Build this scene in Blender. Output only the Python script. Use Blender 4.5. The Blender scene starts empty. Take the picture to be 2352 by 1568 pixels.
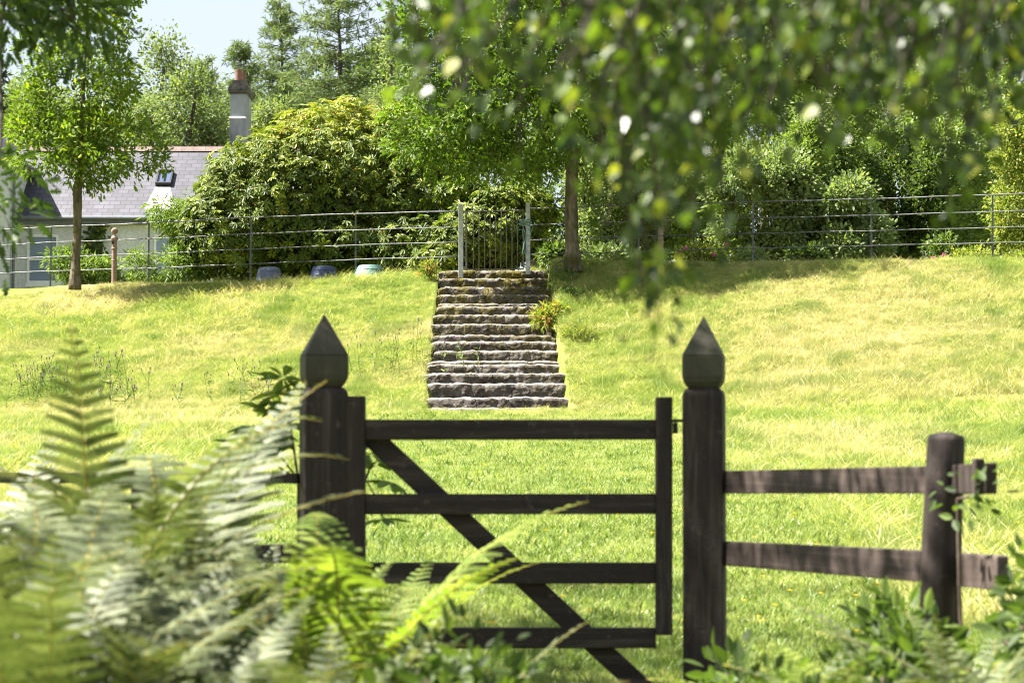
import bpy, math, random
import numpy as np
from mathutils import Vector, noise as mnoise

R = math.radians
rnd = random.Random(7)
rng = np.random.default_rng(11)
scene = bpy.context.scene
col = scene.collection

# ------------------------------------------------------------------ camera
FPX = 5553.0                       # focal length in units of a 2352 px wide picture (85 mm lens)
TP = 296.0 / FPX
PITCH = math.atan(TP)
cam_data = bpy.data.cameras.new('camera')
cam = bpy.data.objects.new('camera', cam_data)
col.objects.link(cam)
cam_data.sensor_width = 36.0
cam_data.lens = 36.0 * FPX / 2352.0
cam_data.clip_start = 0.05
cam_data.clip_end = 3000.0
cam.location = (0, 0, 0)
cam.rotation_euler = (R(90) + PITCH, 0, 0)
cam_data.dof.use_dof = True
cam_data.dof.focus_distance = 40.0
cam_data.dof.aperture_fstop = 6.8
cam_data.dof.aperture_blades = 9
scene.camera = cam

# ------------------------------------------------------------------ light
SUN_EL, SUN_AZ = R(56), R(3)      # azimuth: from the left, almost in the picture plane
SD = Vector((-math.cos(SUN_EL) * math.cos(SUN_AZ), math.cos(SUN_EL) * math.sin(SUN_AZ), math.sin(SUN_EL)))
world = bpy.data.worlds.new('World')
scene.world = world
world.use_nodes = True
wn = world.node_tree
bg = wn.nodes['Background']
sky = wn.nodes.new('ShaderNodeTexSky')
sky.sky_type = 'NISHITA'
sky.sun_disc = False
sky.sun_elevation = SUN_EL
sky.sun_rotation = math.atan2(SD.x, SD.y)
sky.air_density = 1.0
sky.dust_density = 2.0
sky.ozone_density = 1.5
wtc = wn.nodes.new('ShaderNodeTexCoord')
wmp = wn.nodes.new('ShaderNodeMapping'); wmp.inputs['Scale'].default_value = (1.0, 1.0, 3.5)
wno = wn.nodes.new('ShaderNodeTexNoise'); wno.inputs['Scale'].default_value = 2.6; wno.inputs['Detail'].default_value = 6
wrp = wn.nodes.new('ShaderNodeValToRGB')
wrp.color_ramp.elements[0].position = 0.3; wrp.color_ramp.elements[0].color = (0.6, 0.6, 0.6, 1)
wrp.color_ramp.elements[1].position = 0.62; wrp.color_ramp.elements[1].color = (0.9, 0.9, 0.9, 1)
wmx = wn.nodes.new('ShaderNodeMix'); wmx.data_type = 'RGBA'
wn.links.new(wtc.outputs['Generated'], wmp.inputs[0]); wn.links.new(wmp.outputs[0], wno.inputs['Vector'])
wn.links.new(wno.outputs['Fac'], wrp.inputs[0]); wn.links.new(wrp.outputs[0], wmx.inputs[0])
wn.links.new(sky.outputs[0], wmx.inputs[6]); wmx.inputs[7].default_value = (3.1, 3.4, 3.9, 1)   # thin high cloud
wn.links.new(wmx.outputs[2], bg.inputs[0])
bg.inputs[1].default_value = 0.05
sun_data = bpy.data.lights.new('sun', 'SUN')
sun = bpy.data.objects.new('sun', sun_data)
col.objects.link(sun)
sun_data.energy = 5.0
sun_data.angle = R(0.5)
sun_data.color = (1.0, 0.95, 0.86)
sun.rotation_euler = SD.to_track_quat('Z', 'Y').to_euler()
sun.location = (-20, 10, 40)
scene.view_settings.view_transform = 'Standard'
scene.view_settings.look = 'None'
scene.view_settings.gamma = 1.0
scene.view_settings.exposure = 2.48
scene.view_settings.use_curve_mapping = False
scene.cycles.use_denoising = True
scene.cycles.filter_width = 1.15
scene.cycles.max_bounces = 8
scene.cycles.transparent_max_bounces = 8
scene.cycles.transmission_bounces = 6
scene.cycles.diffuse_bounces = 4
scene.cycles.glossy_bounces = 2
scene.cycles.sample_clamp_indirect = 4.0


def W(u, v, y):
    """world point at depth y seen at (u, v) of the 2352x1568 picture"""
    dx = (u - 1176.0) / FPX
    dv = (784.0 - v) / FPX
    c, s = math.cos(PITCH), math.sin(PITCH)
    fy = c - s * dv
    fz = s + c * dv
    return Vector((dx / fy * y, y, fz / fy * y))


def S(px, y):
    return px * y / FPX


# ------------------------------------------------------------------ mesh helpers
def tag(o, label=None, cat=None, group=None, kind=None):
    if label: o['label'] = label
    if cat: o['category'] = cat
    if group: o['group'] = group
    if kind: o['kind'] = kind
    return o


def empty(name, loc, label, cat, group=None):
    o = bpy.data.objects.new(name, None)
    o.empty_display_size = 0.1
    o.location = loc
    col.objects.link(o)
    return tag(o, label, cat, group)


def link(name, me, mat, parent=None):
    o = bpy.data.objects.new(name, me)
    if mat is not None and not me.materials:
        me.materials.append(mat)
    col.objects.link(o)
    if parent is not None:
        o.parent = parent
        o.location = (-parent.location.x, -parent.location.y, -parent.location.z)
    return o


def copy_tree(o, parent=None):
    c = o.copy()
    col.objects.link(c)
    if parent is not None:
        c.parent = parent
    for ch in list(o.children):
        copy_tree(ch, c)
    return c


def mesh_np(name, verts, loops, counts, tint=None, smooth=False):
    me = bpy.data.meshes.new(name)
    me.vertices.add(len(verts))
    me.vertices.foreach_set('co', np.asarray(verts, dtype=np.float32).ravel())
    me.loops.add(len(loops))
    me.loops.foreach_set('vertex_index', np.asarray(loops, dtype=np.int32))
    counts = np.asarray(counts, dtype=np.int32)
    starts = np.zeros(len(counts), dtype=np.int32)
    starts[1:] = np.cumsum(counts)[:-1]
    me.polygons.add(len(counts))
    me.polygons.foreach_set('loop_start', starts)
    me.polygons.foreach_set('loop_total', counts)
    me.polygons.foreach_set('use_smooth', np.full(len(counts), bool(smooth)))
    if tint is not None:
        a = me.attributes.new('tint', 'FLOAT', 'POINT')
        a.data.foreach_set('value', np.asarray(tint, dtype=np.float32))
    me.update(calc_edges=True)
    return me


class MB:
    def __init__(self):
        self.v, self.f, self.t = [], [], []

    def add(self, verts, faces, tint=0.5):
        b = len(self.v)
        self.v += [tuple(p) for p in verts]
        self.f += [tuple(b + i for i in f) for f in faces]
        self.t += [tint] * len(verts)

    def hexa(self, p, tint=0.5):
        # p: 8 points, bottom 0-3 counter-clockwise from above, top 4-7
        self.add(p, [(3, 2, 1, 0), (4, 5, 6, 7), (0, 1, 5, 4), (1, 2, 6, 5), (2, 3, 7, 6), (3, 0, 4, 7)], tint)

    def box(self, x0, y0, z0, x1, y1, z1, tint=0.5):
        self.hexa([(x0, y0, z0), (x1, y0, z0), (x1, y1, z0), (x0, y1, z0),
                   (x0, y0, z1), (x1, y0, z1), (x1, y1, z1), (x0, y1, z1)], tint)

    def tube(self, pts, rads, n=8, tint=0.5, caps=True):
        pts = [Vector(p) for p in pts]
        if not hasattr(rads, '__len__'):
            rads = [rads] * len(pts)
        rings = []
        prev = None
        for i, p in enumerate(pts):
            d = (pts[min(i + 1, len(pts) - 1)] - pts[max(i - 1, 0)])
            if d.length < 1e-9: d = Vector((0, 0, 1))
            d.normalize()
            if prev is None:
                a = d.orthogonal().normalized()
            else:
                a = (prev - d * prev.dot(d))
                a = a.normalized() if a.length > 1e-6 else d.orthogonal().normalized()
            prev = a
            b = d.cross(a)
            rings.append([p + (a * math.cos(2 * math.pi * k / n) + b * math.sin(2 * math.pi * k / n)) * rads[i] for k in range(n)])
        v = [q for r in rings for q in r]
        f = []
        for i in range(len(pts) - 1):
            for k in range(n):
                k2 = (k + 1) % n
                f.append((i * n + k, i * n + k2, (i + 1) * n + k2, (i + 1) * n + k))
        if caps:
            f.append(tuple(reversed(range(n))))
            f.append(tuple((len(pts) - 1) * n + k for k in range(n)))
        self.add(v, f, tint)

    def lathe(self, x, y, prof, n=20, tint=0.5, rot=0.0):
        v, f = [], []
        for r, z in prof:
            for k in range(n):
                a = 2 * math.pi * k / n + rot
                v.append((x + r * math.cos(a), y + r * math.sin(a), z))
        for i in range(len(prof) - 1):
            for k in range(n):
                k2 = (k + 1) % n
                f.append((i * n + k, i * n + k2, (i + 1) * n + k2, (i + 1) * n + k))
        f.append(tuple(reversed(range(n))))
        f.append(tuple((len(prof) - 1) * n + k for k in range(n)))
        self.add(v, f, tint)

    def build(self, name, mat, parent=None, smooth=False, bevel=0.0, seg=2):
        loops = [i for f in self.f for i in f]
        me = mesh_np(name, self.v, loops, [len(f) for f in self.f], self.t, smooth)
        o = link(name, me, mat, parent)
        if bevel > 0:
            m = o.modifiers.new('bevel', 'BEVEL')
            m.width = bevel
            m.segments = seg
            m.limit_method = 'ANGLE'
        return o


# ------------------------------------------------------------------ materials
def new_mat(name):
    m = bpy.data.materials.new(name)
    m.use_nodes = True
    nt = m.node_tree
    nt.nodes.clear()
    out = nt.nodes.new('ShaderNodeOutputMaterial')
    return m, nt, out


def nd(nt, typ, **kw):
    n = nt.nodes.new(typ)
    for k, v in kw.items():
        if k.startswith('i_'):
            n.inputs[k[2:].replace('_', ' ')].default_value = v
        else:
            setattr(n, k, v)
    return n


def ramp(nt, fac, stops):
    r = nt.nodes.new('ShaderNodeValToRGB')
    el = r.color_ramp.elements
    while len(el) < len(stops):
        el.new(0.5)
    for e, (p, c) in zip(el, stops):
        e.position = p
        e.color = (*c, 1) if len(c) == 3 else c
    nt.links.new(fac, r.inputs[0])
    return r.outputs[0]


def noise_tex(nt, scale, detail=4.0, rough=0.55, coord='Object', dist=0.0, stretch=None):
    tc = nt.nodes.new('ShaderNodeTexCoord') if coord != 'World' else nt.nodes.new('ShaderNodeNewGeometry')
    outp = tc.outputs['Position'] if coord == 'World' else tc.outputs[coord]
    n = nt.nodes.new('ShaderNodeTexNoise')
    n.inputs['Scale'].default_value = scale
    n.inputs['Detail'].default_value = detail
    n.inputs['Roughness'].default_value = rough
    n.inputs['Distortion'].default_value = dist
    if stretch:
        mp = nt.nodes.new('ShaderNodeMapping')
        mp.inputs['Scale'].default_value = stretch
        nt.links.new(outp, mp.inputs[0])
        outp = mp.outputs[0]
    nt.links.new(outp, n.inputs['Vector'])
    return n.outputs['Fac']


def mix_rgb(nt, fac, a, b, mode='MIX'):
    m = nt.nodes.new('ShaderNodeMix')
    m.data_type = 'RGBA'
    m.blend_type = mode
    for sock, val in ((m.inputs[0], fac), (m.inputs[6], a), (m.inputs[7], b)):
        if isinstance(val, bpy.types.NodeSocket):
            nt.links.new(val, sock)
        elif isinstance(val, (int, float)):
            sock.default_value = val
        else:
            sock.default_value = (*val, 1)
    return m.outputs[2]


def bump(nt, h, strength=0.4, dist=0.01):
    b = nt.nodes.new('ShaderNodeBump')
    b.inputs['Strength'].default_value = strength
    b.inputs['Distance'].default_value = dist
    nt.links.new(h, b.inputs['Height'])
    return b.outputs[0]


def principled(nt, out, colr, rough=0.6, spec=0.5, metal=0.0, normal=None):
    p = nt.nodes.new('ShaderNodeBsdfPrincipled')
    if isinstance(colr, bpy.types.NodeSocket):
        nt.links.new(colr, p.inputs['Base Color'])
    else:
        p.inputs['Base Color'].default_value = (*colr, 1)
    if isinstance(rough, bpy.types.NodeSocket):
        nt.links.new(rough, p.inputs['Roughness'])
    else:
        p.inputs['Roughness'].default_value = rough
    p.inputs['Specular IOR Level'].default_value = spec
    p.inputs['Metallic'].default_value = metal
    if normal is not None:
        nt.links.new(normal, p.inputs['Normal'])
    if out is not None:
        nt.links.new(p.outputs[0], out.inputs[0])
    return p


def leaf_mat(name, stops, trans=0.42, rough=0.42, spec=0.5, warm=1.25, clump=None):
    rough, spec = rough + 0.14, spec * 0.5
    """stops: ramp of the per-leaf tint; clump: (scale, colour) slow change through the crown"""
    m, nt, out = new_mat(name)
    at = nt.nodes.new('ShaderNodeAttribute')
    at.attribute_name = 'tint'
    c = ramp(nt, at.outputs['Fac'], stops)
    if clump:
        f = noise_tex(nt, clump[0], 2.0, 0.5, 'World')
        fr = ramp(nt, f, [(0.42, (0, 0, 0)), (0.62, (1, 1, 1))])
        c = mix_rgb(nt, fr, c, mix_rgb(nt, 1.0, c, clump[1], 'MULTIPLY'))
    p = principled(nt, None, c, rough, spec)
    t = nt.nodes.new('ShaderNodeBsdfTranslucent')
    tc = mix_rgb(nt, 1.0, c, (warm * 1.05, 1.15 * warm, 0.55), 'MULTIPLY')
    nt.links.new(tc, t.inputs[0])
    mx = nt.nodes.new('ShaderNodeMixShader')
    mx.inputs[0].default_value = trans
    nt.links.new(p.outputs[0], mx.inputs[1])
    nt.links.new(t.outputs[0], mx.inputs[2])
    nt.links.new(mx.outputs[0], out.inputs[0])
    return m


M = {}
M['oak'] = leaf_mat('oak_leaf', [(0.0, (0.05, 0.085, 0.012)), (0.55, (0.105, 0.165, 0.016)), (0.85, (0.19, 0.25, 0.02)), (1.0, (0.32, 0.3, 0.03))], 0.45, 0.38)
M['oak_dark'] = leaf_mat('oak_leaf_deep', [(0.0, (0.05, 0.09, 0.014)), (0.6, (0.1, 0.165, 0.018)), (0.9, (0.18, 0.25, 0.022)), (1.0, (0.27, 0.29, 0.035))], 0.42, 0.33)
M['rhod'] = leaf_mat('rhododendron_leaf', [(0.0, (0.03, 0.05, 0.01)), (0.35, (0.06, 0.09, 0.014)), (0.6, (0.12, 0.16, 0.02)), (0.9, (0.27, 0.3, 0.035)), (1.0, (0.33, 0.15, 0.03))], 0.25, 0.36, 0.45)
M['laurel'] = leaf_mat('laurel_leaf', [(0.0, (0.07, 0.12, 0.03)), (0.6, (0.16, 0.22, 0.05)), (0.9, (0.27, 0.33, 0.08)), (1.0, (0.28, 0.3, 0.07))], 0.3, 0.3, 0.6)
M['pale'] = leaf_mat('pale_leaf', [(0.0, (0.1, 0.14, 0.06)), (0.6, (0.18, 0.23, 0.1)), (1.0, (0.32, 0.35, 0.13))], 0.4, 0.5)
M['yellow'] = leaf_mat('yellow_leaf', [(0.0, (0.1, 0.15, 0.03)), (0.6, (0.19, 0.23, 0.05)), (1.0, (0.42, 0.36, 0.08))], 0.42, 0.5)
M['larch'] = leaf_mat('larch_needle', [(0.0, (0.08, 0.115, 0.06)), (0.6, (0.145, 0.19, 0.09)), (1.0, (0.24, 0.28, 0.12))], 0.3, 0.6, 0.2, 1.1)
M['spruce'] = leaf_mat('dark_needle', [(0.0, (0.03, 0.05, 0.035)), (0.7, (0.055, 0.085, 0.05)), (1.0, (0.1, 0.13, 0.07))], 0.2, 0.6, 0.2, 1.1)
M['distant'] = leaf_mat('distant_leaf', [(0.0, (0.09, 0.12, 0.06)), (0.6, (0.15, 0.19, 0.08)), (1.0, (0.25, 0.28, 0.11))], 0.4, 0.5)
M['birch'] = leaf_mat('birch_leaf', [(0.0, (0.025, 0.045, 0.01)), (0.6, (0.05, 0.08, 0.014)), (0.9, (0.1, 0.15, 0.018)), (1.0, (0.25, 0.25, 0.04))], 0.42, 0.24, 0.9)
M['shade'] = leaf_mat('overhead_leaf', [(0.0, (0.025, 0.045, 0.012)), (0.7, (0.045, 0.08, 0.014)), (1.0, (0.1, 0.14, 0.02))], 0.35, 0.4)
M['fern'] = leaf_mat('fern_green', [(0.0, (0.045, 0.062, 0.022)), (0.6, (0.115, 0.14, 0.06)), (1.0, (0.23, 0.25, 0.13))], 0.26, 0.4, 0.6)
M['fern_bright'] = leaf_mat('fern_yellow_green', [(0.0, (0.09, 0.14, 0.02)), (0.6, (0.165, 0.22, 0.035)), (1.0, (0.28, 0.32, 0.07))], 0.45, 0.45, 0.4)
M['bramble'] = leaf_mat('bramble_leaf', [(0.0, (0.03, 0.05, 0.015)), (0.6, (0.07, 0.11, 0.025)), (0.9, (0.15, 0.21, 0.04)), (1.0, (0.3, 0.27, 0.06))], 0.42, 0.4)
M['willowy'] = leaf_mat('lanceolate_leaf', [(0.0, (0.07, 0.12, 0.03)), (0.6, (0.14, 0.2, 0.05)), (1.0, (0.28, 0.33, 0.08))], 0.42, 0.38)
M['leyc'] = leaf_mat('orange_tipped_leaf', [(0.0, (0.09, 0.16, 0.025)), (0.55, (0.2, 0.25, 0.04)), (0.8, (0.36, 0.22, 0.07)), (1.0, (0.42, 0.16, 0.08))], 0.42, 0.45)
M['weed'] = leaf_mat('weed_green', [(0.0, (0.07, 0.11, 0.04)), (1.0, (0.18, 0.22, 0.09))], 0.3, 0.5)
M['petal'] = leaf_mat('purple_petal', [(0.0, (0.2, 0.06, 0.35)), (1.0, (0.38, 0.14, 0.55))], 0.3, 0.6, 0.2, 1.0)
M['pink'] = leaf_mat('pink_petal', [(0.0, (0.55, 0.05, 0.35)), (1.0, (0.75, 0.2, 0.55))], 0.3, 0.6, 0.2, 1.0)
M['butter'] = leaf_mat('buttercup_petal', [(0.0, (0.7, 0.4, 0.01)), (1.0, (0.8, 0.55, 0.02))], 0.3, 0.5, 0.3, 1.0)
M['stemy'] = leaf_mat('rachis_yellow', [(0.0, (0.28, 0.22, 0.04)), (1.0, (0.4, 0.32, 0.06))], 0.1, 0.5)


def mat_bark(name, base, dark, moss=None, scale=1.0):
    m, nt, out = new_mat(name)
    n1 = noise_tex(nt, 9 * scale, 6, 0.65, 'Object', 0.4, (1.0, 1.0, 0.25))
    c = ramp(nt, n1, [(0.32, dark), (0.6, base), (0.8, tuple(min(1, x * 1.35) for x in base))])
    if moss:
        n2 = noise_tex(nt, 2.3 * scale, 4, 0.6, 'Object')
        f = ramp(nt, n2, [(0.48, (0, 0, 0)), (0.62, (1, 1, 1))])
        c = mix_rgb(nt, f, c, moss)
    n3 = noise_tex(nt, 34 * scale, 5, 0.7, 'Object', 0.6, (1.0, 1.0, 0.22))
    principled(nt, out, c, 0.9, 0.2, 0, bump(nt, n3, 0.9, 0.02))
    return m


M['bark'] = mat_bark('oak_bark', (0.17, 0.14, 0.1), (0.03, 0.024, 0.018), (0.055, 0.055, 0.012))
M['bark_pale'] = mat_bark('sapling_bark', (0.15, 0.12, 0.085), (0.035, 0.028, 0.018), (0.075, 0.07, 0.02), 2.0)
M['bark_dark'] = mat_bark('dark_bark', (0.09, 0.075, 0.06), (0.03, 0.025, 0.02))
M['twig'] = mat_bark('twig_bark', (0.16, 0.12, 0.09), (0.07, 0.05, 0.035), None, 3.0)


def mat_wood(name, base, dark, pale, algae=None, grain=(22.0, 22.0, 1.6)):
    m, nt, out = new_mat(name)
    at = nt.nodes.new('ShaderNodeAttribute'); at.attribute_name = 'tint'
    g = noise_tex(nt, 1.0, 8, 0.7, 'Object', 0.3, grain)
    c = ramp(nt, g, [(0.3, dark), (0.52, base), (0.78, pale)])
    spots = noise_tex(nt, 28, 5, 0.7, 'Object')
    f = ramp(nt, spots, [(0.6, (0, 0, 0)), (0.72, (0.7, 0.7, 0.7))])
    c = mix_rgb(nt, f, c, pale)
    if algae:
        f2 = ramp(nt, noise_tex(nt, 5, 4, 0.6, 'Object'), [(0.35, (0.2, 0.2, 0.2)), (0.6, (1, 1, 1))])
        c = mix_rgb(nt, f2, c, algae)
    principled(nt, out, c, 0.75, 0.3, 0, bump(nt, noise_tex(nt, 50, 6, 0.7, 'Object'), 0.5, 0.004))
    return m


M['wood'] = mat_wood('stained_timber', (0.03, 0.02, 0.017), (0.01, 0.007, 0.006), (0.1, 0.082, 0.068))
M['wood_cap'] = mat_wood('algae_timber', (0.05, 0.038, 0.032), (0.02, 0.015, 0.012), (0.14, 0.11, 0.095), (0.05, 0.05, 0.03))
M['wood_rail'] = mat_wood('weathered_timber', (0.075, 0.054, 0.046), (0.025, 0.018, 0.015), (0.17, 0.135, 0.12), None, (1.3, 0.7, 30.0))
M['wood_h'] = mat_wood('stained_timber_rail', (0.03, 0.02, 0.017), (0.01, 0.007, 0.006), (0.1, 0.082, 0.068), None, (1.6, 22.0, 22.0))
M['timber_pale'] = mat_wood('pale_timber', (0.33, 0.25, 0.17), (0.2, 0.14, 0.09), (0.45, 0.38, 0.28))


def mat_metal(name, base, dark, rough=0.45, metal=0.6, scale=14):
    m, nt, out = new_mat(name)
    n = noise_tex(nt, scale, 6, 0.6, 'Object')
    c = ramp(nt, n, [(0.35, dark), (0.65, base)])
    r = ramp(nt, n, [(0.3, (rough + 0.15,) * 3), (0.7, (rough - 0.08,) * 3)])
    principled(nt, out, c, r, 0.5, metal)
    return m


M['galv'] = mat_metal('galvanised_steel', (0.46, 0.47, 0.49), (0.3, 0.31, 0.33), 0.5, 0.45)
M['fence_metal'] = mat_metal('painted_steel_rail', (0.12, 0.125, 0.135), (0.06, 0.06, 0.065), 0.5, 0.4)
M['bar_metal'] = mat_metal('dull_steel_bar', (0.2, 0.18, 0.155), (0.1, 0.09, 0.075), 0.5, 0.6)
M['black_metal'] = mat_metal('black_iron', (0.02, 0.02, 0.02), (0.012, 0.012, 0.012), 0.5, 0.3)
M['rust_post'] = mat_metal('rusty_cast_iron', (0.26, 0.17, 0.13), (0.15, 0.1, 0.08), 0.75, 0.0, 30)


def mat_plain(name, a, b, rough=0.6, scale=8, spec=0.4, bstr=0.0, bscale=60, metal=0.0, detail=5, bd=0.004):
    m, nt, out = new_mat(name)
    c = ramp(nt, noise_tex(nt, scale, detail, 0.6, 'Object'), [(0.35, a), (0.65, b)])
    nm = bump(nt, noise_tex(nt, bscale, 5, 0.65, 'Object'), bstr, bd) if bstr else None
    principled(nt, out, c, rough, spec, metal, nm)
    return m


M['bin_blue'] = mat_plain('navy_plastic', (0.022, 0.035, 0.1), (0.04, 0.055, 0.13), 0.42, 12)
M['bin_faded'] = mat_plain('faded_blue_plastic', (0.07, 0.085, 0.14), (0.1, 0.11, 0.17), 0.5, 12)
M['bin_green'] = mat_plain('green_grey_plastic', (0.07, 0.15, 0.15), (0.12, 0.21, 0.2), 0.5, 12)
M['rope'] = mat_plain('teal_rope', (0.09, 0.17, 0.15), (0.16, 0.27, 0.24), 0.8, 40)
M['white_paint'] = mat_plain('white_painted_wood', (0.72, 0.72, 0.7), (0.8, 0.8, 0.78), 0.5, 6)
M['gutter'] = mat_plain('grey_gutter_paint', (0.11, 0.12, 0.135), (0.16, 0.175, 0.19), 0.5, 3)
M['ridge'] = mat_plain('terracotta_ridge', (0.12, 0.08, 0.07), (0.18, 0.13, 0.115), 0.8, 4)
M['pot'] = mat_plain('terracotta_pot', (0.14, 0.06, 0.042), (0.2, 0.095, 0.07), 0.75, 5)
M['cap_stone'] = mat_plain('dark_corbel_slate', (0.05, 0.045, 0.045), (0.14, 0.125, 0.115), 0.85, 9, 0.3, 0.5, 30)
M['blind'] = mat_plain('pale_blind', (0.5, 0.52, 0.5), (0.6, 0.62, 0.6), 0.9, 5)
M['bud'] = mat_plain('dark_seed_bud', (0.05, 0.035, 0.03), (0.09, 0.06, 0.05), 0.8, 20)
M['dark_room'] = mat_plain('interior_dark', (0.05, 0.055, 0.07), (0.07, 0.075, 0.09), 0.9, 5)

# roughcast wall
m, nt, out = new_mat('roughcast_render')
c = ramp(nt, noise_tex(nt, 1.2, 6, 0.7, 'Object'), [(0.3, (0.66, 0.66, 0.68)), (0.7, (0.8, 0.8, 0.82))])
sp = ramp(nt, noise_tex(nt, 22, 4, 0.7, 'Object'), [(0.35, (0.72, 0.72, 0.72)), (0.6, (1, 1, 1))])
c = mix_rgb(nt, 1.0, c, sp, 'MULTIPLY')
principled(nt, out, c, 0.9, 0.2, 0, bump(nt, noise_tex(nt, 25, 6, 0.75, 'Object'), 1.0, 0.03))
M['render'] = m

# weathered chimney render with streaks
m, nt, out = new_mat('weathered_chimney_render')
c = ramp(nt, noise_tex(nt, 1.6, 6, 0.65, 'Object', 0.2, (1.6, 1.6, 0.45)), [(0.3, (0.13, 0.135, 0.155)), (0.7, (0.34, 0.35, 0.38))])
principled(nt, out, c, 0.9, 0.2, 0, bump(nt, noise_tex(nt, 30, 5, 0.7, 'Object'), 0.4, 0.01))
M['chimney'] = m

# slates
m, nt, out = new_mat('roof_slates')
tc = nt.nodes.new('ShaderNodeTexCoord')
mp = nt.nodes.new('ShaderNodeMapping')
nt.links.new(tc.outputs['UV'], mp.inputs[0])
br = nt.nodes.new('ShaderNodeTexBrick')
br.offset = 0.5
br.inputs['Scale'].default_value = 1.0
br.inputs['Mortar Size'].default_value = 0.014
br.inputs['Mortar Smooth'].default_value = 0.1
br.inputs['Bias'].default_value = -0.1
br.inputs['Brick Width'].default_value = 0.31
br.inputs['Row Height'].default_value = 0.205
br.inputs['Color1'].default_value = (0.042, 0.042, 0.056, 1)
br.inputs['Color2'].default_value = (0.07, 0.07, 0.088, 1)
br.inputs['Mortar'].default_value = (0.018, 0.017, 0.022, 1)
nt.links.new(mp.outputs[0], br.inputs['Vector'])
st = ramp(nt, noise_tex(nt, 0.9, 6, 0.7, 'Object', 0.3, (1.0, 0.35, 0.35)), [(0.3, (0.68, 0.68, 0.7)), (0.7, (1.2, 1.18, 1.18))])
c = mix_rgb(nt, 1.0, br.outputs['Color'], st, 'MULTIPLY')
principled(nt, out, c, 0.62, 0.4, 0, bump(nt, br.outputs['Fac'], -0.6, 0.012))
M['slate'] = m
M['slate_pale'] = mat_plain('lime_washed_slate', (0.42, 0.4, 0.4), (0.58, 0.56, 0.55), 0.8, 5)

# glossy glass panes; the window blue paints in the reflected sky
m, nt, out = new_mat('window_glass')
principled(nt, out, (0.17, 0.22, 0.33), 0.08, 1.0)
M['glass'] = m
m, nt, out = new_mat('skylight_glass')
principled(nt, out, (0.06, 0.085, 0.15), 0.08, 0.9)
M['sky_glass'] = m

# stone of the steps
m, nt, out = new_mat('mossy_concrete')
n1 = noise_tex(nt, 3.2, 8, 0.72, 'World')
c = ramp(nt, n1, [(0.32, (0.036, 0.029, 0.023)), (0.48, (0.09, 0.076, 0.064)), (0.62, (0.16, 0.142, 0.124)), (0.8, (0.28, 0.26, 0.24))])
n2 = noise_tex(nt, 16, 6, 0.7, 'World')
c = mix_rgb(nt, ramp(nt, n2, [(0.5, (0, 0, 0)), (0.66, (0.85, 0.85, 0.85))]), c, (0.035, 0.028, 0.022))
n3 = noise_tex(nt, 26, 5, 0.7, 'World')
c = mix_rgb(nt, ramp(nt, n3, [(0.62, (0, 0, 0)), (0.7, (0.8, 0.8, 0.8))]), c, (0.42, 0.4, 0.37))
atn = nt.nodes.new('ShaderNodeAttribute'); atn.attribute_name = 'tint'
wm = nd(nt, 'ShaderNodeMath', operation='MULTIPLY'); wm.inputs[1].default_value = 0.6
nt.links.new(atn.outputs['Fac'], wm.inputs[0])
c = mix_rgb(nt, wm.outputs[0], c, ramp(nt, noise_tex(nt, 12, 6, 0.7, 'World'), [(0.35, (0.12, 0.11, 0.1)), (0.6, (0.46, 0.43, 0.42))]))   # worn tread edges, with their sunlit paleness painted in
# moss mostly on the upper steps: world height mask times noise
geo = nt.nodes.new('ShaderNodeNewGeometry')
sx = nt.nodes.new('ShaderNodeSeparateXYZ')
nt.links.new(geo.outputs['Position'], sx.inputs[0])
mr = nd(nt, 'ShaderNodeMapRange')
mr.inputs['From Min'].default_value = 1.0
mr.inputs['From Max'].default_value = 3.3
nt.links.new(sx.outputs['Z'], mr.inputs['Value'])
mo = ramp(nt, noise_tex(nt, 5.5, 6, 0.7, 'World'), [(0.44, (0, 0, 0)), (0.56, (1, 1, 1))])
mm = nd(nt, 'ShaderNodeMath', operation='MULTIPLY')
nt.links.new(mo, mm.inputs[0]); nt.links.new(mr.outputs[0], mm.inputs[1])
mosscol = ramp(nt, noise_tex(nt, 20, 4, 0.6, 'World'), [(0.35, (0.05, 0.045, 0.012)), (0.7, (0.2, 0.16, 0.03))])
c = mix_rgb(nt, mm.outputs[0], c, mosscol)
# cracks
vo = nt.nodes.new('ShaderNodeTexVoronoi')
vo.feature = 'DISTANCE_TO_EDGE'
vo.inputs['Scale'].default_value = 4.2
wv = nt.nodes.new('ShaderNodeVectorMath'); wv.operation = 'MULTIPLY_ADD'
nzc = nt.nodes.new('ShaderNodeTexNoise'); nzc.inputs['Scale'].default_value = 6.0
nt.links.new(geo.outputs['Position'], nzc.inputs['Vector'])
nt.links.new(nzc.outputs['Color'], wv.inputs[0]); wv.inputs[1].default_value = (0.25, 0.25, 0.25)
nt.links.new(geo.outputs['Position'], wv.inputs[2])
mpv = nt.nodes.new('ShaderNodeMapping'); mpv.inputs['Scale'].default_value = (.45, .45, .8)
nt.links.new(wv.outputs[0], mpv.inputs[0]); nt.links.new(mpv.outputs[0], vo.inputs['Vector'])
cr = ramp(nt, vo.outputs['Distance'], [(0.0, (0.25, 0.25, 0.25)), (0.018, (1, 1, 1))])
c = mix_rgb(nt, 1.0, c, cr, 'MULTIPLY')
hh = nd(nt, 'ShaderNodeMath', operation='ADD')
nt.links.new(cr, hh.inputs[0]); nt.links.new(noise_tex(nt, 38, 8, 0.75, 'World'), hh.inputs[1])
principled(nt, out, c, 0.92, 0.2, 0, bump(nt, hh.outputs[0], 0.9, 0.03))
M['stone'] = m


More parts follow.
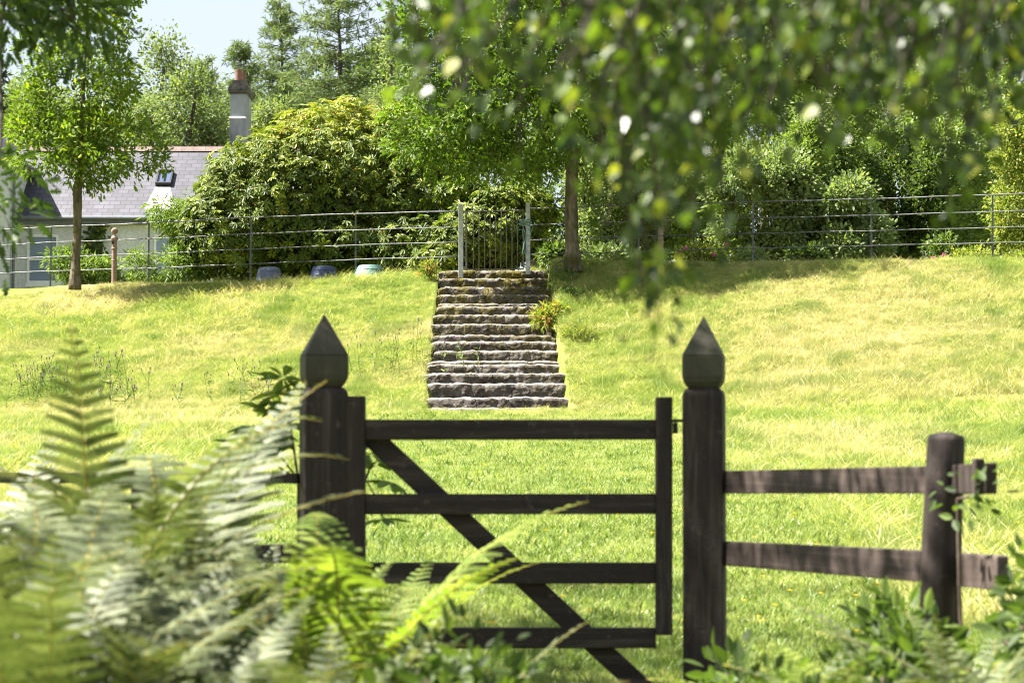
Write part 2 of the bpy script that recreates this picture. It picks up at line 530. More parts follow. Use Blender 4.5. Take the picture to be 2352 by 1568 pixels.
def grass_colour(nt, tint_socket=None):
    """colour by place: straw patches, green mown strip, yellow green elsewhere"""
    geo = nt.nodes.new('ShaderNodeNewGeometry')
    big = noise_tex(nt, 0.32, 5, 0.6, 'World', 0.5)
    mid = noise_tex(nt, 1.7, 5, 0.65, 'World')
    c = ramp(nt, big, [(0.38, (0.2, 0.26, 0.045)), (0.49, (0.3, 0.33, 0.075)), (0.575, (0.44, 0.39, 0.16)), (0.7, (0.58, 0.45, 0.28))])
    c2 = ramp(nt, mid, [(0.36, (0.14, 0.21, 0.03)), (0.52, (0.29, 0.33, 0.07)), (0.7, (0.52, 0.46, 0.2))])
    c = mix_rgb(nt, 0.45, c, c2)
    for (px_, py_, rx_, ry_) in ((5.2, 36.2, 3.2, 4.2), (-5.6, 34.0, 2.6, 2.4), (3.2, 24.5, 1.6, 3.5), (1.9, 11.5, .9, 2.0), (-3.2, 30, 1.6, 2.5)):
        vm = nt.nodes.new('ShaderNodeVectorMath'); vm.operation = 'MULTIPLY_ADD'
        vm.inputs[1].default_value = (1 / rx_, 1 / ry_, 0); vm.inputs[2].default_value = (-px_ / rx_, -py_ / ry_, 0)
        nt.links.new(geo.outputs['Position'], vm.inputs[0])
        ln = nt.nodes.new('ShaderNodeVectorMath'); ln.operation = 'LENGTH'; nt.links.new(vm.outputs[0], ln.inputs[0])
        ml = nd(nt, 'ShaderNodeMapRange'); ml.inputs['From Min'].default_value = 0.2; ml.inputs['From Max'].default_value = 1.15
        ml.inputs['To Min'].default_value = 0.6; ml.inputs['To Max'].default_value = 0.0
        nt.links.new(ln.outputs['Value'], ml.inputs['Value'])
        mq = nd(nt, 'ShaderNodeMath', operation='MULTIPLY'); nt.links.new(ml.outputs[0], mq.inputs[0])
        nt.links.new(ramp(nt, mid, [(0.36, (0.25, 0.25, 0.25)), (0.58, (1, 1, 1))]), mq.inputs[1])
        c = mix_rgb(nt, mq.outputs[0], c, (0.58, 0.45, 0.27))
    # mown strip towards the steps stays green
    sx = nt.nodes.new('ShaderNodeSeparateXYZ'); nt.links.new(geo.outputs['Position'], sx.inputs[0])
    a = nd(nt, 'ShaderNodeMath', operation='ABSOLUTE'); 
    ad = nd(nt, 'ShaderNodeMath', operation='ADD'); ad.inputs[1].default_value = 0.0
    nt.links.new(sx.outputs['X'], ad.inputs[0]); nt.links.new(ad.outputs[0], a.inputs[0])
    mx_ = nd(nt, 'ShaderNodeMapRange'); mx_.inputs['From Min'].default_value = 1.3; mx_.inputs['From Max'].default_value = 2.6
    mx_.inputs['To Min'].default_value = 1.0; mx_.inputs['To Max'].default_value = 0.0
    nt.links.new(a.outputs[0], mx_.inputs['Value'])
    my_ = nd(nt, 'ShaderNodeMapRange'); my_.inputs['From Min'].default_value = 27; my_.inputs['From Max'].default_value = 33
    my_.inputs['To Min'].default_value = 1.0; my_.inputs['To Max'].default_value = 0.0
    nt.links.new(sx.outputs['Y'], my_.inputs['Value'])
    mu = nd(nt, 'ShaderNodeMath', operation='MULTIPLY')
    nt.links.new(mx_.outputs[0], mu.inputs[0]); nt.links.new(my_.outputs[0], mu.inputs[1])
    gr = ramp(nt, mid, [(0.3, (0.21, 0.27, 0.06)), (0.7, (0.38, 0.4, 0.12))])
    c = mix_rgb(nt, mu.outputs[0], c, gr)
    return c


m, nt, out = new_mat('grass_blades')
c = grass_colour(nt)
at = nt.nodes.new('ShaderNodeAttribute'); at.attribute_name = 'tint'
mul = ramp(nt, at.outputs['Fac'], [(0.0, (0.38, 0.52, 0.4)), (0.45, (0.85, 0.92, 0.8)), (0.8, (1.25, 1.12, 1.3)), (1.0, (1.6, 1.4, 2.2))])
c = mix_rgb(nt, 1.0, c, mul, 'MULTIPLY')
p = principled(nt, None, c, 0.5, 0.4)
t = nt.nodes.new('ShaderNodeBsdfTranslucent'); nt.links.new(mix_rgb(nt, 1.0, c, (1.15, 1.25, 0.75), 'MULTIPLY'), t.inputs[0])
mx = nt.nodes.new('ShaderNodeMixShader'); mx.inputs[0].default_value = 0.4
nt.links.new(p.outputs[0], mx.inputs[1]); nt.links.new(t.outputs[0], mx.inputs[2]); nt.links.new(mx.outputs[0], out.inputs[0])
M['blade'] = m
m, nt, out = new_mat('meadow_turf')
c = grass_colour(nt)
fine = ramp(nt, noise_tex(nt, 30, 6, 0.7, 'World'), [(0.35, (0.35, 0.4, 0.35)), (0.65, (0.9, 0.9, 0.8))])
c = mix_rgb(nt, 1.0, c, fine, 'MULTIPLY')
principled(nt, out, c, 0.95, 0.1, 0, bump(nt, noise_tex(nt, 40, 6, 0.7, 'World'), 1.0, 0.05))
M['turf'] = m

# ------------------------------------------------------------------ ground
PROF_Y = [-60, -5, 0, 3, 5, 8.5, 12, 15, 20, 27, 31, 33]
PROF_Z = [-2.0, -1.6, -1.45, -1.3, -1.12, -0.84, -0.56, -0.31, -0.02, 0.42, 0.66, 0.80]
for k in range(1, 11):
    yy = 33 + k
    vv = 946 - k * 32.6
    PROF_Y.append(yy); PROF_Z.append((1080 - vv) / FPX * yy)
PROF_Y += [43.6, 45, 48, 56, 70, 90, 140, 2000]
PROF_Z += [3.60, 3.56, 3.45, 3.2, 3.0, 2.6, 2.0, 2.0]
_fy = np.arange(-60, 120, 0.1)
_fz = np.interp(_fy, PROF_Y, PROF_Z)
_k = np.exp(-0.5 * (np.arange(-8, 9) * 0.1 / 0.35) ** 2); _k /= _k.sum()
_fz = np.convolve(np.pad(_fz, 8, mode='edge'), _k, 'valid')


def fence_y(u):
    return 43.4 - 0.0030 * (u - 1135.0)


def gz(x, y):
    x = np.asarray(x, dtype=float); y = np.asarray(y, dtype=float)
    u = np.clip(1176 + FPX * x / np.maximum(y, 5.0), -300, 2700)
    yf = fence_y(u)
    t = np.where(y > 20, 20 + (y - 20) * (23.4 / (yf - 20)), y)
    z = np.interp(t, _fy, _fz)
    sc_ = np.interp(u, [-300, 0, 400, 900, 1135, 1300, 1700, 2352, 2700], [.985, .985, .985, .99, 1.0, 1.01, 1.005, .965, .96])
    z = np.where(t > 30, z * (1 + (sc_ - 1) * np.clip((t - 30) / 12, 0, 1)), z)
    us_ = 1176 + FPX * x / np.maximum(y, 5.0)
    dl = np.abs(us_ - np.interp(y, [32.9, 43.2], [975, 1000])); dr_ = np.abs(us_ - np.interp(y, [32.9, 38, 43.2], [1312, 1290, 1272]))
    z = z + np.where((y > 33) & (y < 43), 0.07 * np.exp(-(np.minimum(dl, dr_) / 16.0) ** 2), 0)
    bank = 0.55 * np.clip((-0.0 - x) / 0.5, 0, 1) * np.clip((7.6 - y) / 2.0, 0, 1) + 0.35 * np.clip((x - 0.55) / 0.5, 0, 1) * np.clip((6.6 - y) / 1.6, 0, 1)
    z = z + bank * np.clip((y + 3) / 3, 0, 1)
    bumps = 0.035 * np.sin(x * 1.1 + 0.7 * np.sin(y * 0.6)) * np.sin(y * 0.9 + 1.3) + 0.02 * np.sin(x * 3.1 + y * 1.7) * np.sin(y * 2.3 - x)
    return z + bumps * np.clip((y - 9) / 6, 0, 1)


STEP_V = [620, 638, 657.5, 675.5, 696, 702, 721.6, 743, 768, 783, 804, 828, 835.7, 856, 879, 911, 936]
STEP_L = [1013, 1009, 1006, 1003, 1006, 1003, 992, 989, 984, 988, 996, 984, 981, 970, 972, 978, 974]
STEP_R = [1259, 1260, 1261, 1262, 1264, 1266, 1268, 1272, 1276, 1280, 1288, 1290, 1294, 1310, 1308, 1312, 1306]


def step_y(v):
    return 43.0 - (v - 620.0) / 32.6


def in_steps(x, y, pad=0.0):
    u = 1176 + FPX * x / np.maximum(y, 1)
    l = np.interp(y, [32.9, 43.2], [972, 1010]) + 8
    r = np.interp(y, [32.9, 38, 43.2], [1312, 1280, 1262]) - 8
    return (y > 33.0) & (y < 43.6) & (u > l - pad) & (u < r + pad)


def axis(a, b, s):
    return list(np.arange(a, b, s))


gxs = [-1500, -700, -300, -150, -80, -50, -35, -25] + axis(-18, -1.9, 0.3) + axis(-1.8, 1.45, 0.08) + axis(1.5, 18.01, 0.3) + [25, 35, 50, 80, 150, 300, 700, 1500]
gys = [-1500, -500, -150, -60, -20, -5] + axis(0, 32, 0.5) + axis(32, 48, 0.25) + axis(48, 80, 2) + [90, 110, 140, 200, 300, 500, 900, 1500]
GX, GY = np.meshgrid(gxs, gys)
GZ = gz(GX, GY)
dig = in_steps(GX, GY, 8)
GZ = np.where(dig, GZ - 0.4, GZ)
nx, ny = len(gxs), len(gys)
idx = np.arange(nx * ny).reshape(ny, nx)
q = np.stack([idx[:-1, :-1], idx[:-1, 1:], idx[1:, 1:], idx[1:, :-1]], -1).reshape(-1)
me = mesh_np('ground', np.stack([GX, GY, GZ], -1).reshape(-1, 3), q, np.full((nx - 1) * (ny - 1), 4), None, True)
tag(link('ground', me, M['turf']), kind='structure')

# ------------------------------------------------------------------ steps
root = empty('stone_steps', W(1135, 946, 33), 'long flight of crumbling mossy grey steps climbing the grass bank to the metal gate', 'steps')
for i, v in enumerate(STEP_V):
    yf = step_y(v)
    top = W(1135, v, yf).z
    x0 = W(STEP_L[i], v, yf).x
    x1 = W(STEP_R[i], v, yf).x
    vb = STEP_V[i + 1] if i + 1 < len(STEP_V) else 948
    bot = W(1135, vb, step_y(vb)).z - 0.12
    depth = (step_y(STEP_V[i - 1]) - yf + 0.45) if i else 1.5
    if i == 0: x0 -= 0.05
    nX = 72
    # section from the bottom of the riser up over the nose and back along the tread
    h = top - bot
    sec = [(0.02, bot + h * t_) for t_ in (0, .12, .24, .36, .46, .56, .64, .71, .77, .82)] + [(0.03, top - 0.026), (0.06, top - 0.014), (0.12, top - .002), (0.22, top + .004), (0.35, top + .006), (depth, top + 0.02)]
    V_, F_, TN = [], [], []
    seed = i * 7.3
    erode = [0.5, 0.9, 1.0, 0.5, 0.7, 1.3, 0.8, 0.6, 1.2, 0.4, 0.7, 1.2, 0.7, 0.7, 0.5, 1.4, 1.0][i]
    for a in range(nX + 1):
        x = x0 + (x1 - x0) * a / nX
        wob = mnoise.noise(Vector((x * 1.3, seed, 0))) * 0.03 * erode
        chip = max(0.0, mnoise.noise(Vector((x * 3.0, seed + 3, 1.0))) - 0.05) * 0.16 * erode
        lump = mnoise.noise(Vector((x * 4.5, seed + 9, 2.0))) * 0.02 * erode
        for j, (d, z) in enumerate(sec):
            tt = max(0.0, (z - bot) / max(h, 0.01))
            n1 = mnoise.noise(Vector((x * 9, z * 9, seed + d * 4))) * 0.018 + mnoise.noise(Vector((x * 23, z * 23, seed))) * 0.008
            yy = yf + d + wob - n1 * 1.3 + (chip * 1.2 * max(0, tt - 0.45) if j < 12 else 0)
            zz = z + (lump - chip * 0.3) * max(0, tt - 0.5) * 1.1 + (n1 * 0.8 if j >= 10 else 0)
            edge = min(a, nX - a) / 5.0
            if edge < 1: zz -= (1 - edge) ** 2 * 0.03
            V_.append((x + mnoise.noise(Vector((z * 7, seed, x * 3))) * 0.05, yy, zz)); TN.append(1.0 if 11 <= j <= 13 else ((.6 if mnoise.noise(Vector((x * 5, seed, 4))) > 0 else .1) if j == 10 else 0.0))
    ns = len(sec)
    for a in range(nX):
        for j in range(ns - 1):
            F_.append((a * ns + j, (a + 1) * ns + j, (a + 1) * ns + j + 1, a * ns + j + 1))
    b0 = len(V_)
    for a in (0, nX):   # end caps run down to the foot of the slab
        ring = [a * ns + j for j in range(ns)]
        xa = x0 if a == 0 else x1
        V_.append((xa, yf + depth, bot)); 
        F_.append(tuple(ring + [len(V_) - 1]) if a == nX else tuple(reversed(ring + [len(V_) - 1])))
    F_.append((0 * ns + ns - 1, nX * ns + ns - 1, b0 + 1, b0))
    F_.append((b0, b0 + 1, nX * ns, 0))
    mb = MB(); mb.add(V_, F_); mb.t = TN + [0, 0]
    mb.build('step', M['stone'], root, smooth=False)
# a loose stone chip on the second step


def pbox(mb, u0, v0, u1, v1, y, th, tint=0.5):
    """box whose front face fills the picture rectangle at depth y"""
    a, b, c, d = W(u0, v1, y), W(u1, v1, y), W(u0, v0, y), W(u1, v0, y)
    mb.hexa([a, b, (b.x, y + th, b.z), (a.x, y + th, a.z), c, d, (d.x, y + th, d.z), (c.x, y + th, c.z)], tint)


# ------------------------------------------------------------------ wooden gate and posts in front
GY0 = 8.5
gate = empty('wooden_gate', W(1176, 1500, GY0), 'dark brown timber gate with four rails and a diagonal brace between two pointed posts', 'gate')
for (u0, u1, v0) in ((797, 838, 909), (1507, 1545, 911)):
    b = MB(); pbox(b, u0, v0, u1, 1458 if u0 > 1000 else 1500, GY0, 0.07)
    b.build('stile', M['wood'], gate, bevel=0.005)
for (va, vb, vc, vd) in ((963, 1010, 963, 1009), (1134, 1181, 1133, 1180), (1291, 1340, 1291, 1340), (1440, 1489, 1441, 1488)):
    b = MB()
    p = [W(838, vb, GY0 + .012), W(1507, vd, GY0 + .012), W(1507, vc, GY0 + .012), W(838, va, GY0 + .012)]
    off = Vector((0, 0.03, 0))
    b.hexa([p[0], p[1], p[1] + off, p[0] + off, p[3], p[2], p[2] + off, p[3] + off])
    b.build('rail', M['wood_h'], gate, bevel=0.004)
b = MB()
p = [W(814, 1000, GY0 + .046), W(886, 1000, GY0 + .046), W(1533, 1600, GY0 + .046), W(1462, 1600, GY0 + .046)]
off = Vector((0, 0.028, 0))
b.hexa([p[3], p[2], p[2] + off, p[3] + off, p[0], p[1], p[1] + off, p[0] + off])
b.build('brace', M['wood_h'], gate, bevel=0.004)
b = MB()
pbox(b, 1545, 962, 1572, 969, GY0 + 0.02, 0.012); pbox(b, 1546, 969.5, 1557, 995, GY0 + 0.015, 0.02)
b.build('latch', M['black_metal'], gate, bevel=0.002)


def pointed_post(u0, u1, vt, vpy, vblk, vneck, ground_v, label):
    y = GY0 - 0.03
    c = W((u0 + u1) / 2, vneck, y)
    w = S((u1 - u0) / 2, y)
    root = empty('gate_post', (c.x, y + w, W(0, ground_v, y).z), label, 'gate post', 'pointed wooden gate posts')
    zt, zp, zb, zn = (W(0, v, y).z for v in (vt, vpy, vblk, vneck))
    yy = y + w
    b = MB()
    q2 = math.sqrt(2)
    tw_ = 0.22 if u0 < 1000 else -0.16
    RT = math.pi / 4 + tw_
    sh = lambda pr: [(1.045 * r_ / (math.cos(abs(tw_)) + math.sin(abs(tw_))), z_) for r_, z_ in pr]
    zg = W(0, ground_v, y).z - 0.3
    prof = [(w * q2, zg), (w * q2 * 0.99, zn - 0.03), (w * q2 * 0.975, zn - 0.012), (w * q2 * 0.86, zn), (w * q2 * 0.76, zn + 0.006)]
    b.lathe(c.x, yy, sh(prof), 4, rot=RT)
    b.build('shaft', M['wood'], root, bevel=0.01, seg=3)
    b = MB()
    prof = [(w * q2 * 0.72, zn + 0.004), (w * q2 * 0.8, zn + 0.012), (w * q2 * 0.93, zb), (w * q2 * 0.985, zb + 0.02), (w * q2 * 0.985, zp)]
    b.lathe(c.x, yy, sh(prof), 4, rot=RT)
    b.build('cap_block', M['wood_cap'], root, bevel=0.004, seg=2)
    b = MB()
    b.lathe(c.x, yy, sh([(w * q2 * 0.985, zp + 0.001), (w * q2 * 0.03, zt)]), 4, rot=RT)
    b.build('pyramid_top', M['wood_cap'], root, bevel=0.003)
    return root


pointed_post(681, 798, 719, 815, 872, 891, 1560, 'thick dark gate post with pyramid cap behind the ferns, hinge side of the gate')
pointed_post(1569, 1673, 724, 816, 876, 893, 1600, 'thick dark gate post with pyramid cap, joined by the rail fence at its right')


def rail_between(root, p0, v0a, v0b, y0, u1, v1a, v1b, y1, mat, th=0.035):
    u0 = p0
    a, b_, c, d = W(u0, v0b, y0), W(u1, v1b, y1), W(u0, v0a, y0), W(u1, v1a, y1)
    n = Vector((-(b_ - a).y, (b_ - a).x, 0)).normalized() * th
    m_ = MB()
    m_.hexa([a, b_, b_ + n, a + n, c, d, d + n, c + n])
    return m_.build('rail', mat, root, bevel=0.004)


fr = empty('post_and_rail_fence', W(2165, 1400, 6.95), 'weathered two rail timber fence running from the right gate post towards the brambles', 'fence')
rail_between(fr, 1655, 1081, 1133, 8.52, 2150, 1069, 1133, 7.05, M['wood_rail'])
rail_between(fr, 1655, 1242, 1297, 8.52, 2150, 1265, 1339, 7.05, M['wood_rail'])
rail_between(fr, 2150, 1070, 1134, 7.06, 2262, 1062, 1134, 6.6, M['wood'])
rail_between(fr, 2150, 1266, 1340, 7.06, 2290, 1275, 1356, 6.6, M['wood_rail'])
b = MB()
cx = W(2174, 1000, 6.95); r = S(44, 6.95)
bx = W(2158, 1400, 6.95)
pts = []
for t_ in (0, .25, .5, .75, .97, 1.0, 1.02):
    pts.append((bx.x + (cx.x - bx.x) * t_, 6.9 + r, bx.z + (cx.z + 0.0 - bx.z) * t_))
pts[0] = (bx.x - .01, 6.9 + r, bx.z - 0.45)
b.tube(pts, [r * 1.08, r * 1.06, r * 1.02, r * 1.0, r * .98, r * 0.9, r * .3], 14)
b.build('post', M['wood'], fr, smooth=True)
b = MB(); pbox(b, 2240, 1052, 2262, 1136, 6.55, 0.05); b.build('rail_end_batten', M['wood'], fr, bevel=0.004)

fl = empty('post_and_rail_fence', W(380, 1400, 8.6), 'dark timber fence half hidden behind the tall ferns beside the left gate post', 'fence')
rail_between(fl, -500, 1082, 1108, 8.8, 684, 1086, 1110, 8.58, M['wood'])
rail_between(fl, -500, 1250, 1295, 8.8, 684, 1250, 1292, 8.58, M['wood'])
for u in (-150, 300):
    b = MB(); pbox(b, u, 1078, u + 70, 1600, 8.8, 0.1); b.build('post', M['wood'], fl, bevel=0.006)

# ------------------------------------------------------------------ metal estate fence
RAILV = {  # u: top rail and bottom rail
    -250: (534, 633), 0: (527, 628), 118: (521, 622), 342: (512, 616), 577: (499, 606), 817: (491, 596), 1053: (485, 589),
    1215: (479, 585), 1467: (471, 577), 1730: (464, 570), 2001: (457, 564), 2280: (447, 558), 2570: (438, 552)}
RU = sorted(RAILV)


def railv(u, k):
    t0 = np.interp(u, RU, [RAILV[q_][0] for q_ in RU]); t1 = np.interp(u, RU, [RAILV[q_][1] for q_ in RU])
    return t0 + (t1 - t0) * (0, 0.352, 0.682, 1.0)[k]


def estate_fence(us, label, ends):
    root = empty('metal_fence', W(us[len(us) // 2], 630, fence_y(us[len(us) // 2])), label, 'fence', 'metal estate fences')
    for k in range(4):
        pts = []
        n = 40
        for i in range(n + 1):
            u = ends[0] + (ends[1] - ends[0]) * i / n
            p = W(u, railv(u, k) + 0.5 * math.sin(u * 0.031 + k), fence_y(u) - 0.012)
            pts.append(p)
        b = MB(); b.tube(pts, 0.0115 if k == 0 else 0.0095, 8)
        b.build('rail', M['fence_metal'], root, smooth=True)
    for u in us:
        y = fence_y(u)
        t = W(u, railv(u, 0) - 1, y)
        lean = rnd.uniform(-.015, .015)
        g = float(gz(t.x, y)) - 0.25
        b = MB()
        b.hexa([(t.x - .017 + lean, y, g), (t.x + .017 + lean, y, g), (t.x + .017 + lean, y + .012, g), (t.x - .017 + lean, y + .012, g),
                (t.x - .015, y, t.z), (t.x + .015, y, t.z), (t.x + .015, y + .012, t.z), (t.x - .015, y + .012, t.z)])
        b.build('post', M['fence_metal'], root)
    return root


estate_fence([-120, 118, 342, 577, 817], 'thin grey metal rail fence on the crest left of the small metal gate', (-250, 1053))
estate_fence([1467, 1730, 2001, 2280, 2560], 'thin dark metal rail fence on the crest right of the small metal gate', (1218, 2570))

for (u0, u1, v0, v1, lab) in ((1053, 1064, 469, 628, 'square galvanised steel post on the left side of the bar gate'),
                              (1207.5, 1218, 465, 620, 'square galvanised steel post with teal rope wound round it')):
    b = MB(); pbox(b, u0, v0, u1, v1 + 10, 42.9, 0.08)
    o = b.build('steel_gate_post', M['galv'], None, bevel=0.004)
    tag(o, lab, 'gate post', 'galvanised posts of the metal gate')
mg = empty('metal_gate', W(1136, 619, 42.92), 'narrow steel gate of thin vertical bars at the top of the stone steps', 'gate')
b = MB(); pbox(b, 1068.5, 484, 1073, 621, 42.92, 0.03); b.build('gate_stile', M['bar_metal'], mg)
b = MB(); pbox(b, 1200.5, 480, 1203, 619, 42.92, 0.02); b.build('gate_stile', M['bar_metal'], mg)
for (v0, v1) in ((485.5, 483), (619, 617.5)):
    b = MB(); b.tube([W(1071, v0, 42.93), W(1202, v1, 42.93)], 0.011, 8); b.build('gate_rail', M['bar_metal'], mg)
for u in (1087, 1100, 1113, 1125.5, 1138, 1150.5, 1163, 1176, 1188.5):
    b = MB(); b.tube([W(u, 618.5, 42.93), W(u + .6, 483.5 - (u - 1087) * .015, 42.93)], 0.0095, 8, caps=True)
    b.build('bar', M['bar_metal'], mg, smooth=True)
for hv in (484, 612):
    b = MB(); pbox(b, 1062, hv, 1068, hv + 2.5, 42.93, .02); b.build('hinge', M['bar_metal'], mg)
# rope
b = MB()
pc = W(1212.5, 510, 42.9); cy = 42.94
pts = []
for i in range(110):
    a = i / 110 * 2 * math.pi * 5.5
    pts.append((pc.x - .015 + 0.082 * math.cos(a) - (0.05 if math.cos(a) < -0.2 else 0), cy + 0.075 * math.sin(a), pc.z - 0.07 + i / 110 * 0.12 + 0.01 * math.sin(a * .7)))
b.tube(pts, 0.009, 6)
for (u, v, r_) in ((1193, 521, 0.055), (1220, 524, 0.045)):
    q_ = W(u, v, 42.88)
    b.tube([(q_.x + r_ * math.cos(a / 16 * 6.28), 42.88, q_.z + r_ * math.sin(a / 16 * 6.28)) for a in range(15)], 0.007, 6)
for (u, w_) in ((1203, 0.0), (1205, .012), (1221, 0.0)):
    pts = [W(u + 2.5 * math.sin(j * .9 + u), 522 + j * 6.5, 42.87) for j in range(11 if u < 1210 else 5)]
    b.tube(pts, [0.012 if j % 2 else 0.008 for j in range(len(pts))], 6)
tag(b.build('rope', M['rope'], None, smooth=True), 'teal rope wound around the right steel gate post with a frayed hanging end', 'rope')

# wooden post behind the fence
b = MB(); b.tube([W(1518, 612, 42.7), W(1517, 475, 42.7)], [0.05, 0.048], 12)
tag(b.build('timber_post', M['timber_pale'], None, smooth=True), 'pale round timber post standing at the metal fence right of the oak', 'post')

# cast iron bollard with ball
y = 45.6
c0 = W(262, 650, y)
px = S(1, y)
pr = [(6.0, 655), (6.0, 600), (6.6, 598), (6.0, 596), (5.8, 573), (7.0, 572), (7.2, 570), (6.0, 569), (5.8, 560), (5.8, 553), (7.0, 552), (8.6, 549), (8.3, 546), (5.5, 543), (3.8, 541)]
zof = lambda v: W(262, v, y).z
br_ = empty('ball_top_bollard', (c0.x, y, float(gz(c0.x, y))), 'slim rusty brown iron post topped by a ball, near the oak sapling', 'bollard')
b = MB(); b.lathe(c0.x, y, [(a * px, zof(v) - (0.3 if v > 650 else 0)) for a, v in pr], 18); b.build('shaft', M['rust_post'], br_, smooth=False, bevel=0)
b = MB()
zc = zof(531); rr = 8.0 * px
b.lathe(c0.x, y, [(max(0.001, rr * math.sin(a)), zc - rr * math.cos(a)) for a in [math.pi * j / 12 for j in range(13)]], 18)
b.build('ball', M['rust_post'], br_, smooth=True)
b = MB(); b.box(c0.x - .045, y - 6.1 * px, zof(561), c0.x + .0, y - 4.0 * px, zof(554)); b.build('slot', M['black_metal'], br_)

# upturned bins behind the crest
def conebin(u, ut, ub, vt, vb, mat, label, y):
    c = W(u, vb, y); rt = S(ut / 2, y); rb_ = S(ub / 2, y)
    zt = W(u, vt, y).z; zb = W(u, vb, y).z
    H = zt - zb
    g = float(gz(c.x, y))
    root = empty('compost_bin', (c.x, y, g), label, 'bin', 'round compost bins behind the crest')
    b = MB()
    rel = [(1.0, 0), (0.955, .3), (0.985, .31), (0.985, .345), (0.93, .355), (0.875, .6)]
    lerp = lambda t_: rb_ + (rt - rb_) * t_
    prof = [(lerp(-0.8), zb - 0.8 * H), (lerp(-0.8) * 1.0, zb - .79 * H)]
    for t_ in (-.2, .28):
        prof += [(lerp(t_), zb + t_ * H), (lerp(t_) + .003, zb + (t_ + .01) * H), (lerp(t_ + .05) + .003, zb + (t_ + .05) * H), (lerp(t_ + .08), zb + (t_ + .08) * H)]
    prof += [(lerp(.66), zb + .66 * H)]
    b.lathe(c.x, y, prof, 40); b.build('bin_wall', mat, root, smooth=False)
    b = MB()
    b.lathe(c.x, y, [(lerp(.665) + .006, zb + .665 * H), (lerp(.7) + .006, zb + .7 * H), (lerp(1) + .002, zb + .96 * H), (lerp(1) - .01, zt), (lerp(1) * .4, zt + .012), (lerp(1) * .1, zt + .014)], 40)
    b.build('lid', mat, root)


conebin(618, 46, 62, 615, 641, M['bin_faded'], 'faded blue round bin at the crest, leftmost of the three and partly behind stalks', 44.9)
conebin(744, 50, 69, 612.5, 640, M['bin_blue'], 'dark navy round bin at the crest, between the faded one and the green one', 44.7)
conebin(850, 54, 80, 610, 638, M['bin_green'], 'grey green round bin at the crest, nearest the stone steps', 44.4)

# ------------------------------------------------------------------ house
HY = 70.0
house = empty('house', W(255, 700, HY), 'pale roughcast house with grey slate roof, partly hidden by the oak sapling', 'house')


def P(u, v, y):
    return W(u, v, y)


xl = W(15, 600, HY).x
xr = W(700, 600, HY).x
ze = W(0, 497, HY).z
RUN = 2.85
zr = W(0, 342, HY + RUN).z
b = MB(); b.box(xl - 0.2, HY + .25, 2.0, xr, HY + 5.5, ze + .15)
b.build('wall', M['render'], house)
# roof slopes with uv
def roof_mesh(quad, th=0.06):
    p = [Vector(q_) for q_ in quad]
    n = (p[1] - p[0]).cross(p[3] - p[0]).normalized()
    if n.z < 0: n = -n
    m_ = MB(); m_.hexa([q_ - n * th for q_ in p] + p)
    return m_
eo = -0.02
quad = [(xl - .3, HY + eo, ze), (xr + .1, HY + eo, ze), (xr + .1, HY + RUN, zr), (xl - .3, HY + RUN, zr)]
mb = roof_mesh(quad)
roof = mb.build('roof', M['slate'], house)
uvl = roof.data.uv_layers.new(name='UVMap')
sl = math.atan2(zr - ze, RUN - eo)
for lp in roof.data.loops:
    cc = roof.data.vertices[lp.vertex_index].co
    uvl.data[lp.index].uv = (cc.x, (cc.z - ze) / math.sin(sl) if cc.z > ze - 1 else 0)
mb = MB()
p0 = [Vector((xl - .3, HY + RUN, zr)), Vector((xr + .1, HY + RUN, zr)), Vector((xr + .1, HY + 2 * RUN, ze)), Vector((xl - .3, HY + 2 * RUN, ze))]
mb.hexa([q_ - Vector((0, 0, .08)) for q_ in p0] + p0); mb.build('rear_slope', M['slate'], roof)
b = MB()
nseg = 24
for i in range(nseg):
    xa = xl + (xr - xl) * i / nseg; xb = xl + (xr - xl) * (i + .985) / nseg
    b.hexa([(xa, HY + RUN - .16, zr - .09), (xb, HY + RUN - .16, zr - .09), (xb, HY + RUN + .16, zr - .09), (xa, HY + RUN + .16, zr - .09),
            (xa, HY + RUN - .05, zr + .06), (xb, HY + RUN - .05, zr + .06), (xb, HY + RUN + .05, zr + .06), (xa, HY + RUN + .05, zr + .06)])
x = xl
while x < xr:
    b.add([(x, HY + RUN - .02, zr + .061), (x + .13, HY + RUN - .02, zr + .061), (x + .065, HY + RUN - .02, zr + .15), (x, HY + RUN + .02, zr + .061), (x + .13, HY + RUN + .02, zr + .061), (x + .065, HY + RUN + .02, zr + .15)],
          [(0, 1, 2), (5, 4, 3), (0, 3, 4, 1), (1, 4, 5, 2), (2, 5, 3, 0)])
    x += 0.17
b.build('ridge_tiles', M['ridge'], house)
b = MB(); b.tube([(xl, HY - .06, ze - .05), (xr, HY - .06, ze - .05)], 0.06, 10); b.box(xl, HY + .02, ze - .22, xr, HY + .25, ze - .02)
b.build('gutter', M['gutter'], house)
# skylight on the slope
rn = Vector((0, -math.sin(sl), math.cos(sl)))
ru = Vector((0, math.cos(sl), math.sin(sl)))


def on_roof(u, v):
    d = W(u, v, 1.0)
    # intersect ray with the roof plane
    p0_ = Vector((0, HY + eo, ze))
    t_ = p0_.dot(rn) / d.dot(rn)
    return d * t_


pa, pb = on_roof(357, 427), on_roof(393, 427)
pt = on_roof(375, 396)
L_ = (pt - (pa + pb) / 2).dot(ru)
sky_l = empty('skylight', pa, None, None); sky_l.parent = house; sky_l.location = pa - house.location


def roofbox(mb, x0, x1, s0, s1, h0, h1):
    base = Vector((0, pa.y, pa.z))
    q_ = []
    for h_ in (h0, h1):
        for (xx, ss) in ((x0, s0), (x1, s0), (x1, s1), (x0, s1)):
            q_.append(Vector((xx, 0, 0)) + base + ru * ss + rn * h_)
    mb.hexa(q_)


def child_of(o, par):
    o.parent = par
    ml = par.location + (par.parent.location if par.parent else Vector((0, 0, 0)))
    o.location = -ml


